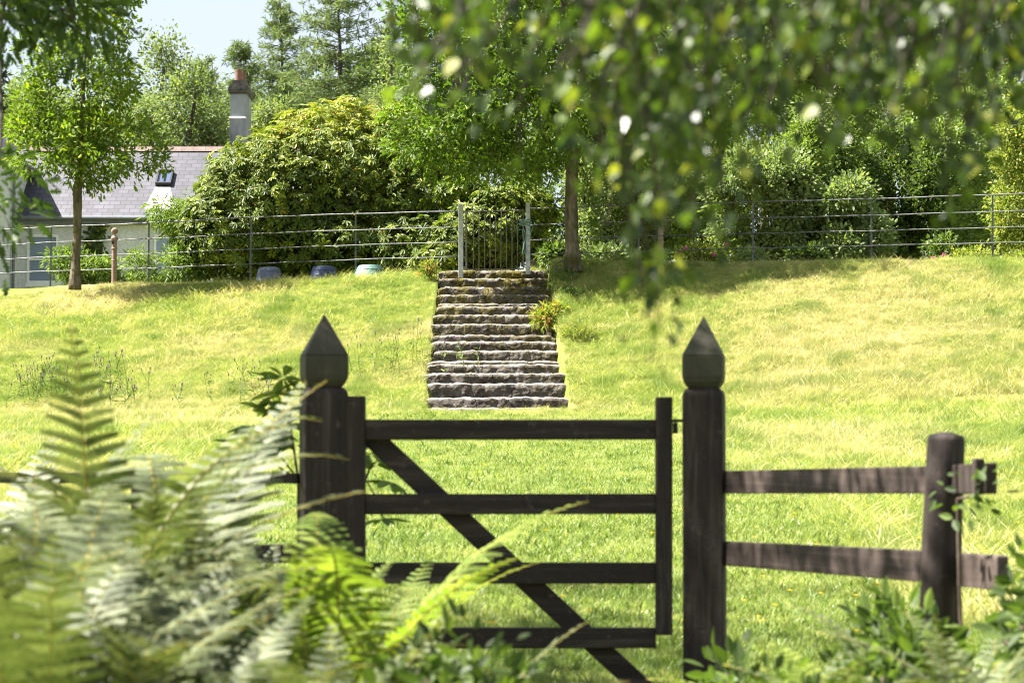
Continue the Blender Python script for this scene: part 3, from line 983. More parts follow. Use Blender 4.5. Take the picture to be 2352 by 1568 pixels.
bpy.data.objects.remove(sky_l)
b = MB()
wF = .05
roofbox(b, pa.x, pb.x, 0, wF, 0, .12); roofbox(b, pa.x, pb.x, L_ - wF, L_, 0, .12)
roofbox(b, pa.x, pa.x + wF, wF, L_ - wF, 0, .119); roofbox(b, pb.x - wF, pb.x, wF, L_ - wF, 0, .119)
roofbox(b, (pa.x + pb.x) / 2 - .012, (pa.x + pb.x) / 2 + .012, wF, L_ - wF, .05, .117)
skl = b.build('skylight', M['black_metal'], house)
b = MB(); roofbox(b, pa.x + wF, pb.x - wF, wF, L_ - wF, 0.02, .06)
g = b.build('pane', M['sky_glass'], None); g.parent = skl
qa, qb, qc, qd = on_roof(332, 480), on_roof(400, 480), on_roof(391, 431), on_roof(357, 431)
b = MB(); pp = [q_ + rn * .004 for q_ in (qa, qb, qc, qd)]; b.hexa(pp + [q_ + rn * .008 for q_ in pp]); b.build('roof_patch', M['slate_pale'], house)


def window(u0, v0, u1, v1, lab=None):
    y = HY + .25
    a, c = W(u0, v1, y), W(u1, v0, y)
    b = MB()
    f = .07
    b.box(a.x, y - .05, a.z, a.x + f, y + .02, c.z); b.box(c.x - f, y - .05, a.z, c.x, y + .02, c.z)
    b.box(a.x + f, y - .05, c.z - f, c.x - f, y + .02, c.z); b.box(a.x + f, y - .05, a.z, c.x - f, y + .02, a.z + f * 1.3)
    mz = (a.z + c.z) / 2 + .0
    b.box(a.x + f, y - .035, mz - .03, c.x - f, y + .02, mz + .03)
    b.box(a.x - .04, y - .12, a.z - .09, c.x + .04, y + .02, a.z - .002)
    o = b.build('window', M['white_paint'], house)
    b = MB(); b.box(a.x + f, y - .012, mz + .03, c.x - f, y + .001, c.z - f)
    g_ = b.build('pane', M['glass'], None); g_.parent = o
    b = MB(); b.box(a.x + f, y - .006, a.z + f * 1.3, c.x - f, y + .004, mz - .03)
    g_ = b.build('pane', M['glass'], None); g_.parent = o


window(62, 539, 135, 652)
window(353, 539, 420, 652)
# wing on the left
xw = xl + .28
b = MB()
wl, wr = xw - 6.0, xw
zw = 8.96
b.box(wl, 58, 2.0, wr, 76.5, zw)
wing = b.build('wing_wall', M['render'], house)
b = MB()
ridge_h = zw + 2.6
xm = (wl + wr) / 2
ov = .16
b.add([(wr + ov, 57.7, zw - .1), (wr + ov, 76.6, zw - .1), (xm, 76.6, ridge_h), (xm, 57.7, ridge_h), (wl - ov, 57.7, zw - .1), (wl - ov, 76.6, zw - .1),
       (wr + ov, 57.7, zw + .02), (wr + ov, 76.6, zw + .02), (xm, 76.6, ridge_h + .15), (xm, 57.7, ridge_h + .15), (wl - ov, 57.7, zw + .02), (wl - ov, 76.6, zw + .02)],
      [(6, 7, 8, 9), (9, 8, 11, 10), (3, 2, 1, 0), (4, 5, 2, 3), (0, 1, 7, 6), (5, 4, 10, 11), (0, 6, 9, 3), (3, 9, 10, 4), (1, 2, 8, 7), (2, 5, 11, 8)])
b.build('wing_roof', M['slate'], house)
b = MB(); b.tube([(wr + .22, 57.7, zw - .06), (wr + .22, 73, zw - .06)], .06, 8); b.build('gutter', M['gutter'], house)
b = MB(); dp = W(9, 500, 69.5); b.tube([(xl + .34 + .1, 69.2, zw - .1), (xl + .36, 69.2, zw - .6), (xl + .36, 69.2, 2)], .045, 8); b.build('downpipe', M['gutter'], house)
# chimney
ch = MB()
cy0 = 74.0
u0, u1 = 529, 566
xa, xb = W(529, 250, cy0).x, W(566.5, 250, cy0).x
D = 1.35
zt_, zs_, zb_ = W(0, 216, cy0).z, W(0, 273, cy0).z, 8.0
ch.box(xa - .015, cy0 - .07, zb_, xb + .0, cy0 + D, zs_)
ch.box(xa, cy0, zs_ + .001, xb - .002, cy0 + D - .002, zt_)
ch.hexa([(xa - .03, cy0 - .09, zs_), (xb + .0, cy0 - .09, zs_), (xb + .0, cy0 - .001, zs_), (xa - .03, cy0 - .001, zs_), (xa - .03, cy0 - .04, zs_ + .07), (xb + .0, cy0 - .04, zs_ + .07), (xb, cy0 - .001, zs_ + .07), (xa - .03, cy0 - .001, zs_ + .07)])
chim = ch.build('chimney', M['chimney'], house)
b = MB()
zz = zt_
lay = [(.02, .05), (.05, .07), (.075, .07), (.04, .05), (.015, .05), (-.015, .05), (-.045, .05), (-.07, .05)]
for (o_, h_) in lay:
    b.box(xa - o_, cy0 - o_, zz, xb + o_, cy0 + D + o_, zz + h_ - .002); zz += h_
g_ = b.build('corbelled_cap', M['cap_stone'], None); g_.parent = chim
for (dx, dy, r_) in ((-.03, .3, .11), (.03, .95, .1)):
    b = MB(); cxx = (xa + xb) / 2 + dx
    b.lathe(cxx, cy0 + dy, [(r_ * .98, zz - .02), (r_, zz + .2), (r_ * .98, zz + .3), (r_ * 1.04, zz + .31), (r_ * 1.04, zz + .36), (r_ * .8, zz + .36)], 20)
    g_ = b.build('chimney_pot', M['pot'], None, smooth=False); g_.parent = chim
b = MB()
for k in range(5):
    a = k / 5 * 6.28
    b.tube([(cxx + .05 * math.cos(a), cy0 + dy + .05 * math.sin(a), zz + .3), (cxx + .08 * math.cos(a), cy0 + dy + .08 * math.sin(a), zz + .42), (cxx, cy0 + dy, zz + .56)], .008, 5)
g_ = b.build('wire_cowl', M['black_metal'], None); g_.parent = chim
for o_ in list(house.children):
    for c_ in o_.children:
        c_.location = (0, 0, 0)
# children of the roof were already linked relative to it
for o_ in bpy.data.objects:
    if o_.name.startswith('rear_slope'):
        o_.location = (0, 0, 0)

# ------------------------------------------------------------------ leaves
def T_(name):
    if name == 'oak':
        half = [(.1, .04), (.2, .15), (.3, .07), (.42, .22), (.52, .1), (.66, .25), (.76, .11), (.9, .15)]
    elif name == 'ovate':
        half = [(.15, .17), (.42, .26), (.75, .16)]
    elif name == 'birch':
        half = [(.08, .2), (.3, .4), (.65, .22)]
    elif name == 'long':
        half = [(.2, .1), (.5, .15), (.8, .1)]
    elif name == 'rhod':
        half = [(.2, .09), (.55, .165), (.85, .12)]
    elif name == 'lance':
        half = [(.2, .1), (.45, .13)]
    elif name == 'needle':
        half = [(.3, .08), (.7, .07)]
    n = len(half)
    v = [(0, 0, 0), (1, 0, -.06)]
    curl = {'rhod': -.25, 'long': -.3, 'lance': -.3}.get(name, -.08)
    v[1] = (1, 0, curl)
    for a, b_ in half: v.append((a, b_, .18 * b_ + curl * a * a))
    for a, b_ in half: v.append((a, -b_, .18 * b_ + curl * a * a))
    L = [0, *[2 + i for i in range(n)], 1]
    Rr = [1, *[2 + n + i for i in reversed(range(n))], 0]
    # split quads: side fans along the midrib are one face per half
    return np.array(v, dtype=float), [tuple(reversed(L)), tuple(reversed(Rr))]


TEMPL = {n_: T_(n_) for n_ in ('oak', 'ovate', 'birch', 'long', 'rhod', 'lance', 'needle')}


def unit(a):
    return a / np.maximum(np.linalg.norm(a, axis=-1, keepdims=True), 1e-9)


def leaves_mesh(name, P_, D_, N_, L_, tint, templ):
    tv, tf = TEMPL[templ]
    D_ = unit(D_); Sd = unit(np.cross(N_, D_)); Nn = np.cross(D_, Sd)
    n, k = len(P_), len(tv)
    v = P_[:, None, :] + L_[:, None, None] * (tv[None, :, 0:1] * D_[:, None, :] + tv[None, :, 1:2] * Sd[:, None, :] + tv[None, :, 2:3] * Nn[:, None, :])
    loops1 = np.concatenate([np.array(f) for f in tf])
    loops = (np.arange(n)[:, None] * k + loops1[None, :]).reshape(-1)
    counts = np.tile([len(f) for f in tf], n)
    return mesh_np(name, v.reshape(-1, 3), loops, counts, np.repeat(tint, k))


def noise3(p, s):
    return mnoise.noise(Vector((p[0] * s, p[1] * s, p[2] * s)))


def blob_points(blobs, n, bias=0.5, gap=0.0, nscale=0.9, gen=rng, amp=1.0):
    """points inside ellipsoids (u, v, ru, rv, y, ry); returns points and outward directions"""
    cs, rs = [], []
    for (u, v, ru, rv, y, ry) in blobs:
        cs.append(W(u, v, y)); rs.append((S(ru, y), ry, S(rv, y)))
    cs = np.array(cs); rs = np.array(rs)
    wgt = (rs[:, 0] * rs[:, 1] * rs[:, 2]) ** 0.75
    wgt /= wgt.sum()
    P_, O_ = [], []
    seed = gen.uniform(0, 100)
    while len(P_) < n:
        i = gen.choice(len(cs), p=wgt)
        d = gen.normal(size=3); d /= np.linalg.norm(d)
        r = gen.uniform() ** bias
        p = cs[i] + d * rs[i] * r
        nz = mnoise.noise(Vector(p * nscale) + Vector((seed, 0, 0)))
        nz2 = mnoise.noise(Vector(p * nscale * 2.7) + Vector((0, 0, seed)))
        p = cs[i] + d * rs[i] * r * (1 + amp * (0.32 * nz + 0.16 * nz2))
        if gap and mnoise.noise(Vector(p * nscale * 1.6) + Vector((0, seed, 0))) < gap:
            continue
        if p[2] < float(gz(p[0], p[1])) + 0.02:
            continue
        # skip points buried deep inside other blobs
        if bias < 0.4:
            q_ = np.linalg.norm((p - cs) / rs, axis=1)
            if q_.min() < 0.62: continue
        P_.append(p)
        o = d / rs[i]; O_.append(o / np.linalg.norm(o))
    return np.array(P_), np.array(O_)


def tuft_leaves(P_, O_, per, rad, size, gen=rng, up=0.5, droop=0.1, flat=0.5, tintf=None):
    n = len(P_)
    Pp = np.repeat(P_, per, 0); Oo = np.repeat(O_, per, 0)
    off = gen.normal(size=Pp.shape) * rad * 0.6
    D_ = unit(unit(off + 1e-6) * 0.9 + Oo * 0.6 + gen.normal(size=Pp.shape) * 0.45 + np.array([0, 0, -droop]))
    N_ = unit(np.array([0, 0, 1.0]) * up + Oo * 0.35 + gen.normal(size=Pp.shape) * flat)
    N_ = N_ + 1e-3
    L_ = size * gen.uniform(.65, 1.25, len(Pp))
    base = np.repeat(gen.uniform(0, 1, n), per)
    t = np.clip(base * 0.5 + gen.uniform(0, 1, len(Pp)) * 0.5, 0, 1)
    if tintf is not None: t = tintf(Pp + off, t)
    return Pp + off, D_, N_, L_, t


def skeleton(path, P_, r0, r_tip=0.004, thin=1, wobble=0.05, gen=rng):
    """limbs: trunk path nodes then each tuft joined to the nearest inner node"""
    nodes = [np.array(p, dtype=float) for p in path]
    par = [-1] + list(range(len(path) - 1))
    root_top = nodes[-1]
    pts = P_[::thin]
    d0 = np.min([np.linalg.norm(pts - nd_, axis=1) for nd_ in nodes[len(nodes) // 2:]], axis=0)
    order = np.argsort(d0)
    arr = np.zeros((len(pts) * 3 + len(nodes) + 10, 3)); cost = np.zeros(len(arr))
    arr[:len(nodes)] = nodes; n = len(nodes)
    start = max(1, len(path) // 3)
    for k in range(len(path)): cost[k] = 0.0 if k >= start else 50
    for oi in order:
        p = pts[oi]
        d = np.linalg.norm(arr[:n] - p, axis=1)
        # prefer parents below the point
        pen = np.maximum(0, arr[:n, 2] - p[2]) * 0.7
        j = int(np.argmin(d + pen + cost[:n] * 0.25))
        dist = d[j]
        if dist > 0.5:
            mid = (arr[j] * .5 + p * .5) + gen.normal(size=3) * wobble * dist
            mid[2] -= 0.04 * dist
            arr[n] = mid; par.append(j); cost[n] = cost[j] + dist * .5; j = n; n += 1
        arr[n] = p; par.append(j); cost[n] = cost[j] + dist; n += 1
    cnt = np.ones(n)
    for k in range(n - 1, 0, -1):
        if par[k] >= 0: cnt[par[k]] += cnt[k]
    tot = cnt[len(path) - 1] + 1
    rad = np.maximum(r_tip, r0 * 0.62 * np.sqrt(cnt / max(1, cnt[start:].max())))
    segs = [(par[k], k) for k in range(len(path), n)]
    return arr[:n], segs, rad


def seg_mesh(name, arr, segs, rad, sides=5):
    A = arr[[s[0] for s in segs]]; B = arr[[s[1] for s in segs]]
    ra = np.minimum(rad[[s[0] for s in segs]], rad[[s[1] for s in segs]] * 1.7); rb = rad[[s[1] for s in segs]]
    D_ = unit(B - A)
    ref = np.where(np.abs(D_[:, 2:3]) > .9, np.array([[1.0, 0, 0]]), np.array([[0, 0, 1.0]]))
    X = unit(np.cross(D_, ref)); Y = np.cross(D_, X)
    ang = np.arange(sides) / sides * 2 * np.pi
    c, s = np.cos(ang)[None, :, None], np.sin(ang)[None, :, None]
    ringA = A[:, None] + (X[:, None] * c + Y[:, None] * s) * ra[:, None, None]
    ringB = B[:, None] + (X[:, None] * c + Y[:, None] * s) * rb[:, None, None]
    v = np.concatenate([ringA, ringB], 1).reshape(-1, 3)
    f = []
    for k in range(sides):
        k2 = (k + 1) % sides
        f.append([k, k2, sides + k2, sides + k])
    f = np.array(f).reshape(-1)
    n = len(segs)
    loops = (np.arange(n)[:, None] * sides * 2 + f[None]).reshape(-1)
    return mesh_np(name, v, loops, np.full(n * sides, 4), None, True)


def trunk_part(path, rads, mat, parent, name='trunk', flare=True, sides=18):
    # resample for knobbly surface
    pts, rr = [], []
    path = [Vector(p) for p in path]
    for i in range(len(path) - 1):
        m_ = max(2, int((path[i + 1] - path[i]).length / 0.09))
        for k in range(m_):
            t_ = k / m_
            p = path[i].lerp(path[i + 1], t_)
            pts.append(p); rr.append(rads[i] + (rads[i + 1] - rads[i]) * t_)
    pts.append(path[-1]); rr.append(rads[-1])
    b = MB()
    b.tube(pts, rr, sides)
    sd = path[0].x * 3.1
    for i, q_ in enumerate(b.v):
        p = Vector(q_); c_ = pts[min(i // sides, len(pts) - 1)]
        d = p - c_
        k = 1 + .1 * mnoise.noise(p * 5 + Vector((sd, 0, 0))) + .05 * mnoise.noise(p * 16)
        hgt = p.z - path[0].z
        if flare: k *= 1 + .18 * math.exp(-max(0, hgt - .22) / .1) * (1 + .5 * math.sin(math.atan2(d.y, d.x) * 4 + 1))
        b.v[i] = tuple(c_ + d * k)
    return b.build(name, mat, parent, smooth=True)


def make_tree(name, label, cat, base, path, rads, blobs, ntuft, per, tr, size, templ, lm, bm, group=None,
              bias=0.55, gap=-0.25, thin=3, up=.6, flat=.55, droop=.1, nscale=.9, twig_r=.004, gen=rng, tintf=None, crown='crown'):
    root = empty(name, base, label, cat, group)
    trunk_part(path, rads, bm, root)
    P_, O_ = blob_points(blobs, ntuft, bias, gap, nscale, gen)
    arr, segs, rad = skeleton(path, P_, rads[-1] * 1.4, twig_r, thin, gen=gen)
    link('limbs', seg_mesh('limbs', arr, segs, rad), bm, root)
    me_ = leaves_mesh(crown, *tuft_leaves(P_, O_, per, tr, size, gen, up, droop, flat, tintf), templ)
    link(crown, me_, lm, root)
    return root


def make_shrub(name, label, cat, base, blobs, ntuft, per, tr, size, templ, lm, bm=None, group=None, bias=0.3, gap=-.3,
               up=.5, flat=.6, droop=.15, nscale=1.0, thin=6, stem_r=.03, gen=rng, tintf=None):
    base = Vector(base)
    root = empty(name, base, label, cat, group)
    P_, O_ = blob_points(blobs, ntuft, bias, gap, nscale, gen)
    b0 = np.array(base)
    path = [b0 + [0, 0, -.1], b0 + [0.02, 0, .15], b0 + [0, 0.02, .35]]
    arr, segs, rad = skeleton(path, P_, stem_r, .004, thin, gen=gen)
    segs = [(0, 1), (1, 2)] + segs
    link('stems', seg_mesh('stems', arr, segs, rad), bm or M['bark_dark'], root)
    me_ = leaves_mesh('foliage', *tuft_leaves(P_, O_, per, tr, size, gen, up, droop, flat, tintf), templ)
    link('foliage', me_, lm, root)
    return root


def whorls(P_, O_, gen, size, k0=7, k1=11, droop=0.35, tintf=None):
    """rosettes of long leaves round each shoot tip"""
    PP, DD, NN, LL, TT = [], [], [], [], []
    for p, o in zip(P_, O_):
        ax = unit(o * .75 + np.array([0, 0, .55]) + gen.normal(size=3) * .3)
        a = unit(np.cross(ax, [0.3, .9, .1])); b_ = np.cross(ax, a)
        k = gen.integers(k0, k1)
        t0 = gen.uniform(0, 1)
        ph = gen.uniform(0, 6.28)
        op = gen.uniform(.0, .6)
        for j in range(k):
            an = ph + j / k * 6.283 + gen.normal() * .15
            d = a * math.cos(an) + b_ * math.sin(an)
            dd = d + ax * (op - droop * gen.uniform(.3, 1.4)) + np.array([0, 0, -.1])
            PP.append(p + d * .008); DD.append(dd); NN.append(ax + d * .2 + gen.normal(size=3) * .15)
            LL.append(size * gen.uniform(.7, 1.2)); TT.append(t0 * .55 + gen.uniform(0, .4))
    PP, TT = np.array(PP), np.array(TT)
    if tintf is not None: TT = tintf(PP, TT)
    return PP, np.array(DD), np.array(NN), np.array(LL), TT


def make_rhod(label, base, blobs, n, size, tintf, gen, group='rhododendron bushes'):
    root = empty('rhododendron', base, label, 'shrub', group)
    P_, O_ = blob_points(blobs, n, 0.14, -0.55, 1.1, gen, .35)
    Pi, Oi = blob_points(blobs, n // 3, 0.35, -1, 1.1, gen, .35)
    P_ = np.concatenate([P_, Pi]); O_ = np.concatenate([O_, Oi])
    b0 = np.array(base)
    path = [b0 + [0, 0, -.2], b0 + [0.05, 0, .3], b0 + [0, 0.1, .8]]
    arr, segs, rad = skeleton(path, P_, .09, .005, 4, gen=gen)
    segs = [(0, 1), (1, 2)] + segs
    link('stems', seg_mesh('stems', arr, segs, rad), M['bark_dark'], root)
    me_ = leaves_mesh('foliage', *whorls(P_, O_, gen, size, tintf=tintf), 'rhod')
    link('foliage', me_, M['rhod'], root)
    return root


def G(u, y, v=700):
    p = W(u, v, y); return (p.x, y, float(gz(p.x, y)))


g1 = np.random.default_rng(101)
# --- left oak sapling
y = 44.6
bs = G(172, y)
path = [W(172, 665, y), W(174, 600, y), W(178, 520, y), W(178, 440, y), W(184, 380, y + .1), W(188, 290, y + .1), W(192, 200, y), W(198, 90, y), W(200, 0, y)]
make_tree('oak_sapling', 'slender young oak with bright green crown before the house at the left', 'tree', bs, path,
          [.098, .082, .078, .084, .055, .042, .032, .022, .012],
          [(190, 330, 185, 95, y, 1.3), (85, 285, 95, 110, y, .9), (300, 330, 88, 70, y, .8), (200, 180, 125, 140, y, 1.1), (285, 130, 55, 150, y, .7), (110, 160, 70, 90, y, .7),
           (190, 0, 100, 120, y, .9), (300, -30, 45, 90, y, .5), (190, 405, 70, 45, y, .5), (350, 370, 42, 26, y, .4), (60, 110, 45, 30, y, .4)],
          1200, 10, .11, .115, 'oak', M['oak'], M['bark_pale'], group=None, bias=.5, gap=-.04, thin=2, up=.5, flat=.8, nscale=1.3, gen=g1)

# --- big oak above the steps
g2 = np.random.default_rng(102)
y = 41.6
bs = G(1316, y)
path = [W(1316, 625, y), W(1314, 560, y), W(1312, 470, y), W(1314, 380, y), W(1316, 330, y), W(1310, 230, y), W(1300, 120, y), W(1290, 0, y), W(1285, -140, y)]
make_tree('oak_tree', 'large leafy oak with a mossy brown trunk standing right of the metal gate', 'tree', bs, path,
          [.13, .118, .112, .108, .105, .085, .065, .05, .03],
          [(1260, 250, 330, 130, y, 2.3), (1050, 290, 150, 85, y, 1.4), (1090, 170, 200, 130, y, 1.8), (1010, 80, 130, 110, y, 1.5), (1200, 20, 280, 200, y, 2.2), (1480, 200, 240, 150, y, 2.0),
           (1120, 370, 190, 55, y, 1.3), (960, 340, 75, 55, y, .8), (1350, -100, 330, 160, y, 2.0), (1600, 280, 120, 90, y, 1.4), (1440, 330, 170, 40, y, 1.2), (940, 230, 60, 50, y, .7), (925, 30, 50, 60, y, .6)],
          3600, 13, .14, .115, 'oak', M['oak_dark'], M['bark'], bias=.45, gap=-.2, thin=3, up=.5, flat=.8, nscale=1.1, gen=g2)

# --- rhododendrons
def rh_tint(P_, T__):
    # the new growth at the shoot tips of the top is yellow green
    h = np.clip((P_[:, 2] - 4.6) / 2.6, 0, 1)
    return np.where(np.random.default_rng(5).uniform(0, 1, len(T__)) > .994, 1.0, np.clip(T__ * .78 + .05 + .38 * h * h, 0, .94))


g3 = np.random.default_rng(103)
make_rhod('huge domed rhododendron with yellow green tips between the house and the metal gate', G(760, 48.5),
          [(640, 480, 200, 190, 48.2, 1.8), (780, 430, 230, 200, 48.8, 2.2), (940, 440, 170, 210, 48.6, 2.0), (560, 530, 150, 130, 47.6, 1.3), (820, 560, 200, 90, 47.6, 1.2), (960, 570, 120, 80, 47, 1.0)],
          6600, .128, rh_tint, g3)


def rh_tint2(P_, T__):
    return np.clip(T__ * .8 + .16, 0, .94)


make_rhod('bright young rhododendron directly behind the bars of the metal gate', G(1120, 45.3),
          [(1120, 540, 130, 85, 45.3, .8), (1150, 465, 80, 40, 45.4, .6), (1010, 600, 75, 45, 44.9, .5), (1220, 480, 60, 50, 45.6, .5), (1060, 440, 60, 40, 45.8, .5)],
          1300, .135, rh_tint2, g3)

# --- shrubs at the house
g4 = np.random.default_rng(104)
make_shrub('tall_shrub', 'light green shrub with drooping lance shaped leaves, at the left flank of the big rhododendron', 'shrub', G(430, 48.5),
           [(440, 520, 65, 60, 48.2, .7), (385, 490, 48, 28, 48, .4), (470, 570, 60, 60, 48, .7), (500, 500, 55, 60, 48.4, .6)], 420, 12, .12, .13, 'lance', M['willowy'], droop=.7, gen=g4)
make_shrub('low_shrub', 'low leafy shrub with arching sprays under the second window, behind the metal fence', 'shrub', G(360, 47.8),
           [(340, 620, 75, 38, 47.6, .5), (410, 615, 70, 40, 47.7, .5), (290, 625, 60, 25, 47.5, .4)], 330, 12, .12, .12, 'lance', M['willowy'], droop=.5, gen=g4)
make_shrub('buddleia', 'bushy buddleia clump at the foot of the sapling with small pale flower spikes', 'shrub', G(180, 47.4),
           [(160, 610, 48, 38, 47.4, .45), (215, 625, 50, 30, 47.2, .4), (128, 600, 20, 20, 47.2, .3)], 230, 12, .1, .12, 'lance', M['willowy'], droop=.4, gen=g4)
b0 = W(225, 640, HY + .1)
root = empty('climbing_plant', b0, 'green climber spreading up the house wall behind the ball topped post', 'climber')
Pc = []
for i in range(420):
    t_ = g4.uniform() ** .8
    u = 225 + (g4.normal() * 16 + 14 * math.sin(t_ * 7)) * (1 - .3 * t_); v = 660 - t_ * 150
    Pc.append(W(u, v, HY + .12))
Pc = np.array(Pc)
link('foliage', leaves_mesh('foliage', Pc, g4.normal(size=Pc.shape) * [1, .2, 1] + [0, -.2, -.4], np.array([[0, -1, .4]]) + g4.normal(size=Pc.shape) * .4,
                            g4.uniform(.1, .2, len(Pc)), g4.uniform(0, 1, len(Pc)), 'ovate'), M['bramble'], root)
b = MB()
for k in range(7):
    pts = [W(225 + (k - 3) * 3 + 9 * math.sin(j * .8 + k) * j / 8, 665 - j * (14 + k % 3 * 3), HY + .2) for j in range(9)]
    b.tube(pts, .012, 5)
b.build('stems', M['twig'], root)

# --- conifers
def conifer(label, u, y, vtop, vbase, wid, mat, seed, dens=1.0, droop=.2, name='larch_tree', bare=.12, nlen=.13, gapy=.36):
    g = np.random.default_rng(seed)
    base = G(u, y)
    top = W(u, vtop, y)
    H = top.z - base[2]
    root = empty(name, base, label, 'conifer', 'conifers behind the house')
    path = [(base[0], y, base[2] - .2)] + [(base[0] + .08 * math.sin(k * 1.7 + seed), y, base[2] + H * k / 8) for k in range(1, 9)]
    trunk_part(path, [max(.02, H * .0135 * (1 - k / 8.3)) for k in range(9)], M['bark_dark'], root, sides=10)
    nodes, segs, rad = [], [], []
    PP, DD, LL = [], [], []
    z = base[2] + H * bare
    Wd = S(wid * 1.15, y)
    while z < top.z - .15:
        f = (top.z - z) / (H * (1 - bare))
        nb = g.integers(3, 6)
        for k in range(nb):
            an = g.uniform(0, 6.283)
            L_ = Wd * (f ** .75) * g.uniform(.55, 1.12) + .12
            d = np.array([math.cos(an), math.sin(an), g.uniform(-.1, .25) + .5 * (1 - f) ** 2])
            p = np.array([base[0], y, z + g.uniform(-.15, .15)])
            prev = len(nodes); nodes.append(p); rad.append(.012 + .02 * f)
            nsg = max(3, int(L_ / .32))
            for s_ in range(1, nsg + 1):
                t_ = s_ / nsg
                q_ = p + d * L_ * t_ + np.array([0, 0, -droop * L_ * t_ * t_ * (1 - .5 * t_)]) + g.normal(size=3) * .03
                nodes.append(q_); rad.append((.012 + .02 * f) * (1 - t_) + .003); segs.append((prev, len(nodes) - 1)); prev = len(nodes) - 1
                m_ = int((5 + 9 * min(1, f * 2)) * dens)
                for _ in range(m_):
                    side = unit(np.cross(d, [0, 0, 1]) * g.choice([-1, 1]) + d * g.uniform(.1, .9) + g.normal(size=3) * .28)
                    ln = (1 - t_ * .6) * L_ * .3 * g.uniform(.3, 1)
                    for w_ in range(3):
                        PP.append(q_ + side * ln * (w_ + .4) / 3 + np.array([0, 0, -.25 * ln * w_ / 3]) + g.normal(size=3) * .03)
                        DD.append(side + g.normal(size=3) * .55 + np.array([0, 0, -droop]))
        z += gapy * g.uniform(.5, 1.2) * (.4 + .6 * f)
    PP, DD = np.array(PP), np.array(DD)
    link('limbs', seg_mesh('limbs', np.array(nodes), segs, np.array(rad), 4), M['bark_dark'], root)
    LL = g.uniform(.6, 1.3, len(PP)) * nlen * 1.6
    me_ = leaves_mesh('crown', PP, DD, g.normal(size=PP.shape) + [0, 0, .6], LL, g.uniform(0, 1, len(PP)), 'needle')
    link('crown', me_, mat, root)


conifer('slim larch with an open pointed top directly behind the chimney', 548, 92, 95, 400, 170, M['larch'], 21, .9)
conifer('tall airy larch right of the chimney, its tip touching the top edge', 642, 96, -10, 400, 190, M['larch'], 22, .9)
conifer('broad dark larch with sweeping branches above the rhododendron dome', 775, 88, -120, 400, 270, M['larch'], 23, 1.0)
conifer('low wide larch filling the space between the tall larches and the oak', 880, 98, 60, 400, 190, M['larch'], 24, .9)
conifer('shaggy larch left of the chimney behind the roof ridge', 465, 97, 130, 400, 160, M['larch'], 26, .9)
conifer('dark spruce at the far left edge behind the sapling', -25, 84, 90, 500, 95, M['spruce'], 25, .9, name='spruce_tree')

g5 = np.random.default_rng(105)
# --- distant broadleaf trees behind the house
def far_tree(label, u, y, vt, vb, ru, mat, n=420, per=14, size=.13, tr=.28, gap=-.1, seed=0, name='broadleaf_tree', templ='ovate', group='broadleaf trees in the background', trunk=.16, low=1.0, leany=0):
    g = np.random.default_rng(200 + seed)
    base = G(u, y)
    H = vb - vt
    path = [(base[0], y, base[2] - .2)] + [tuple(W(u + 8 * math.sin(k + seed), vb - H * k * .13 * 1.0, y)) for k in range(1, 7)]
    if path[1][2] < path[0][2] + .3: path[1] = (path[0][0], y, path[0][2] + .6)
    blobs = [(u, vt + H * .35, ru * .8, H * .36, y, S(ru, y) * .7)]
    for k in range(7):
        a = g.uniform(0, 6.28)
        blobs.append((u + ru * .62 * math.cos(a), vt + H * (.45 + .33 * math.sin(a) * low), ru * g.uniform(.3, .5), H * g.uniform(.13, .24), y + g.uniform(-1, 1), S(ru * .45, y)))
    blobs.append((u + g.uniform(-.3, .3) * ru, vt + H * .14, ru * .35, H * .13, y, S(ru * .3, y)))
    make_tree(name, label, 'tree', base, path, [trunk * (1 - k / 8) for k in range(7)], blobs, n, per, tr, size, templ, mat, M['bark_dark'], group,
              bias=.45, gap=gap, thin=2, up=.5, flat=.8, nscale=.7, gen=g, twig_r=.006)


far_tree('wispy pale grey green tree between the sapling and the chimney', 372, 86, 60, 480, 75, M['distant'], 330, 12, .13, .3, gap=.0, seed=1)
far_tree('pale bushy tree showing just above the roof ridge beside the chimney', 440, 80, 150, 430, 95, M['distant'], 520, 14, .13, .3, seed=2)
far_tree('round light green tree above the ridge left of the wispy tree', 345, 84, 230, 430, 60, M['distant'], 260, 14, .13, .28, seed=3)
far_tree('dull green tree seen through the sapling above the roof', 150, 82, 210, 430, 120, M['distant'], 420, 14, .13, .3, seed=4)
far_tree('yellowish tree peeping out between the larches and the oak top', 905, 72, 60, 430, 55, M['distant'], 260, 14, .11, .22, seed=5)
far_tree('low green tree behind the chimney base', 600, 84, 240, 430, 80, M['distant'], 330, 14, .13, .3, seed=6)
# a wood further off closes the gaps low down
for i, (u, y, vt, ru, mm_) in enumerate([(60, 110, 200, 130, 'distant'), (260, 112, 210, 120, 'distant'), (520, 115, 190, 130, 'larch'), (700, 112, 150, 130, 'larch'), (860, 108, 120, 130, 'larch')]):
    far_tree(['hazy tree of the far wood at the left edge', 'hazy tree of the far wood behind the sapling crown', 'hazy dark tree of the far wood behind the chimney', 'hazy dark tree of the far wood under the tallest larch', 'hazy dark tree of the far wood beside the oak crown'][i],
             u, y, vt, 500, ru, M[mm_], 480, 14, .19, .45, seed=10 + i)

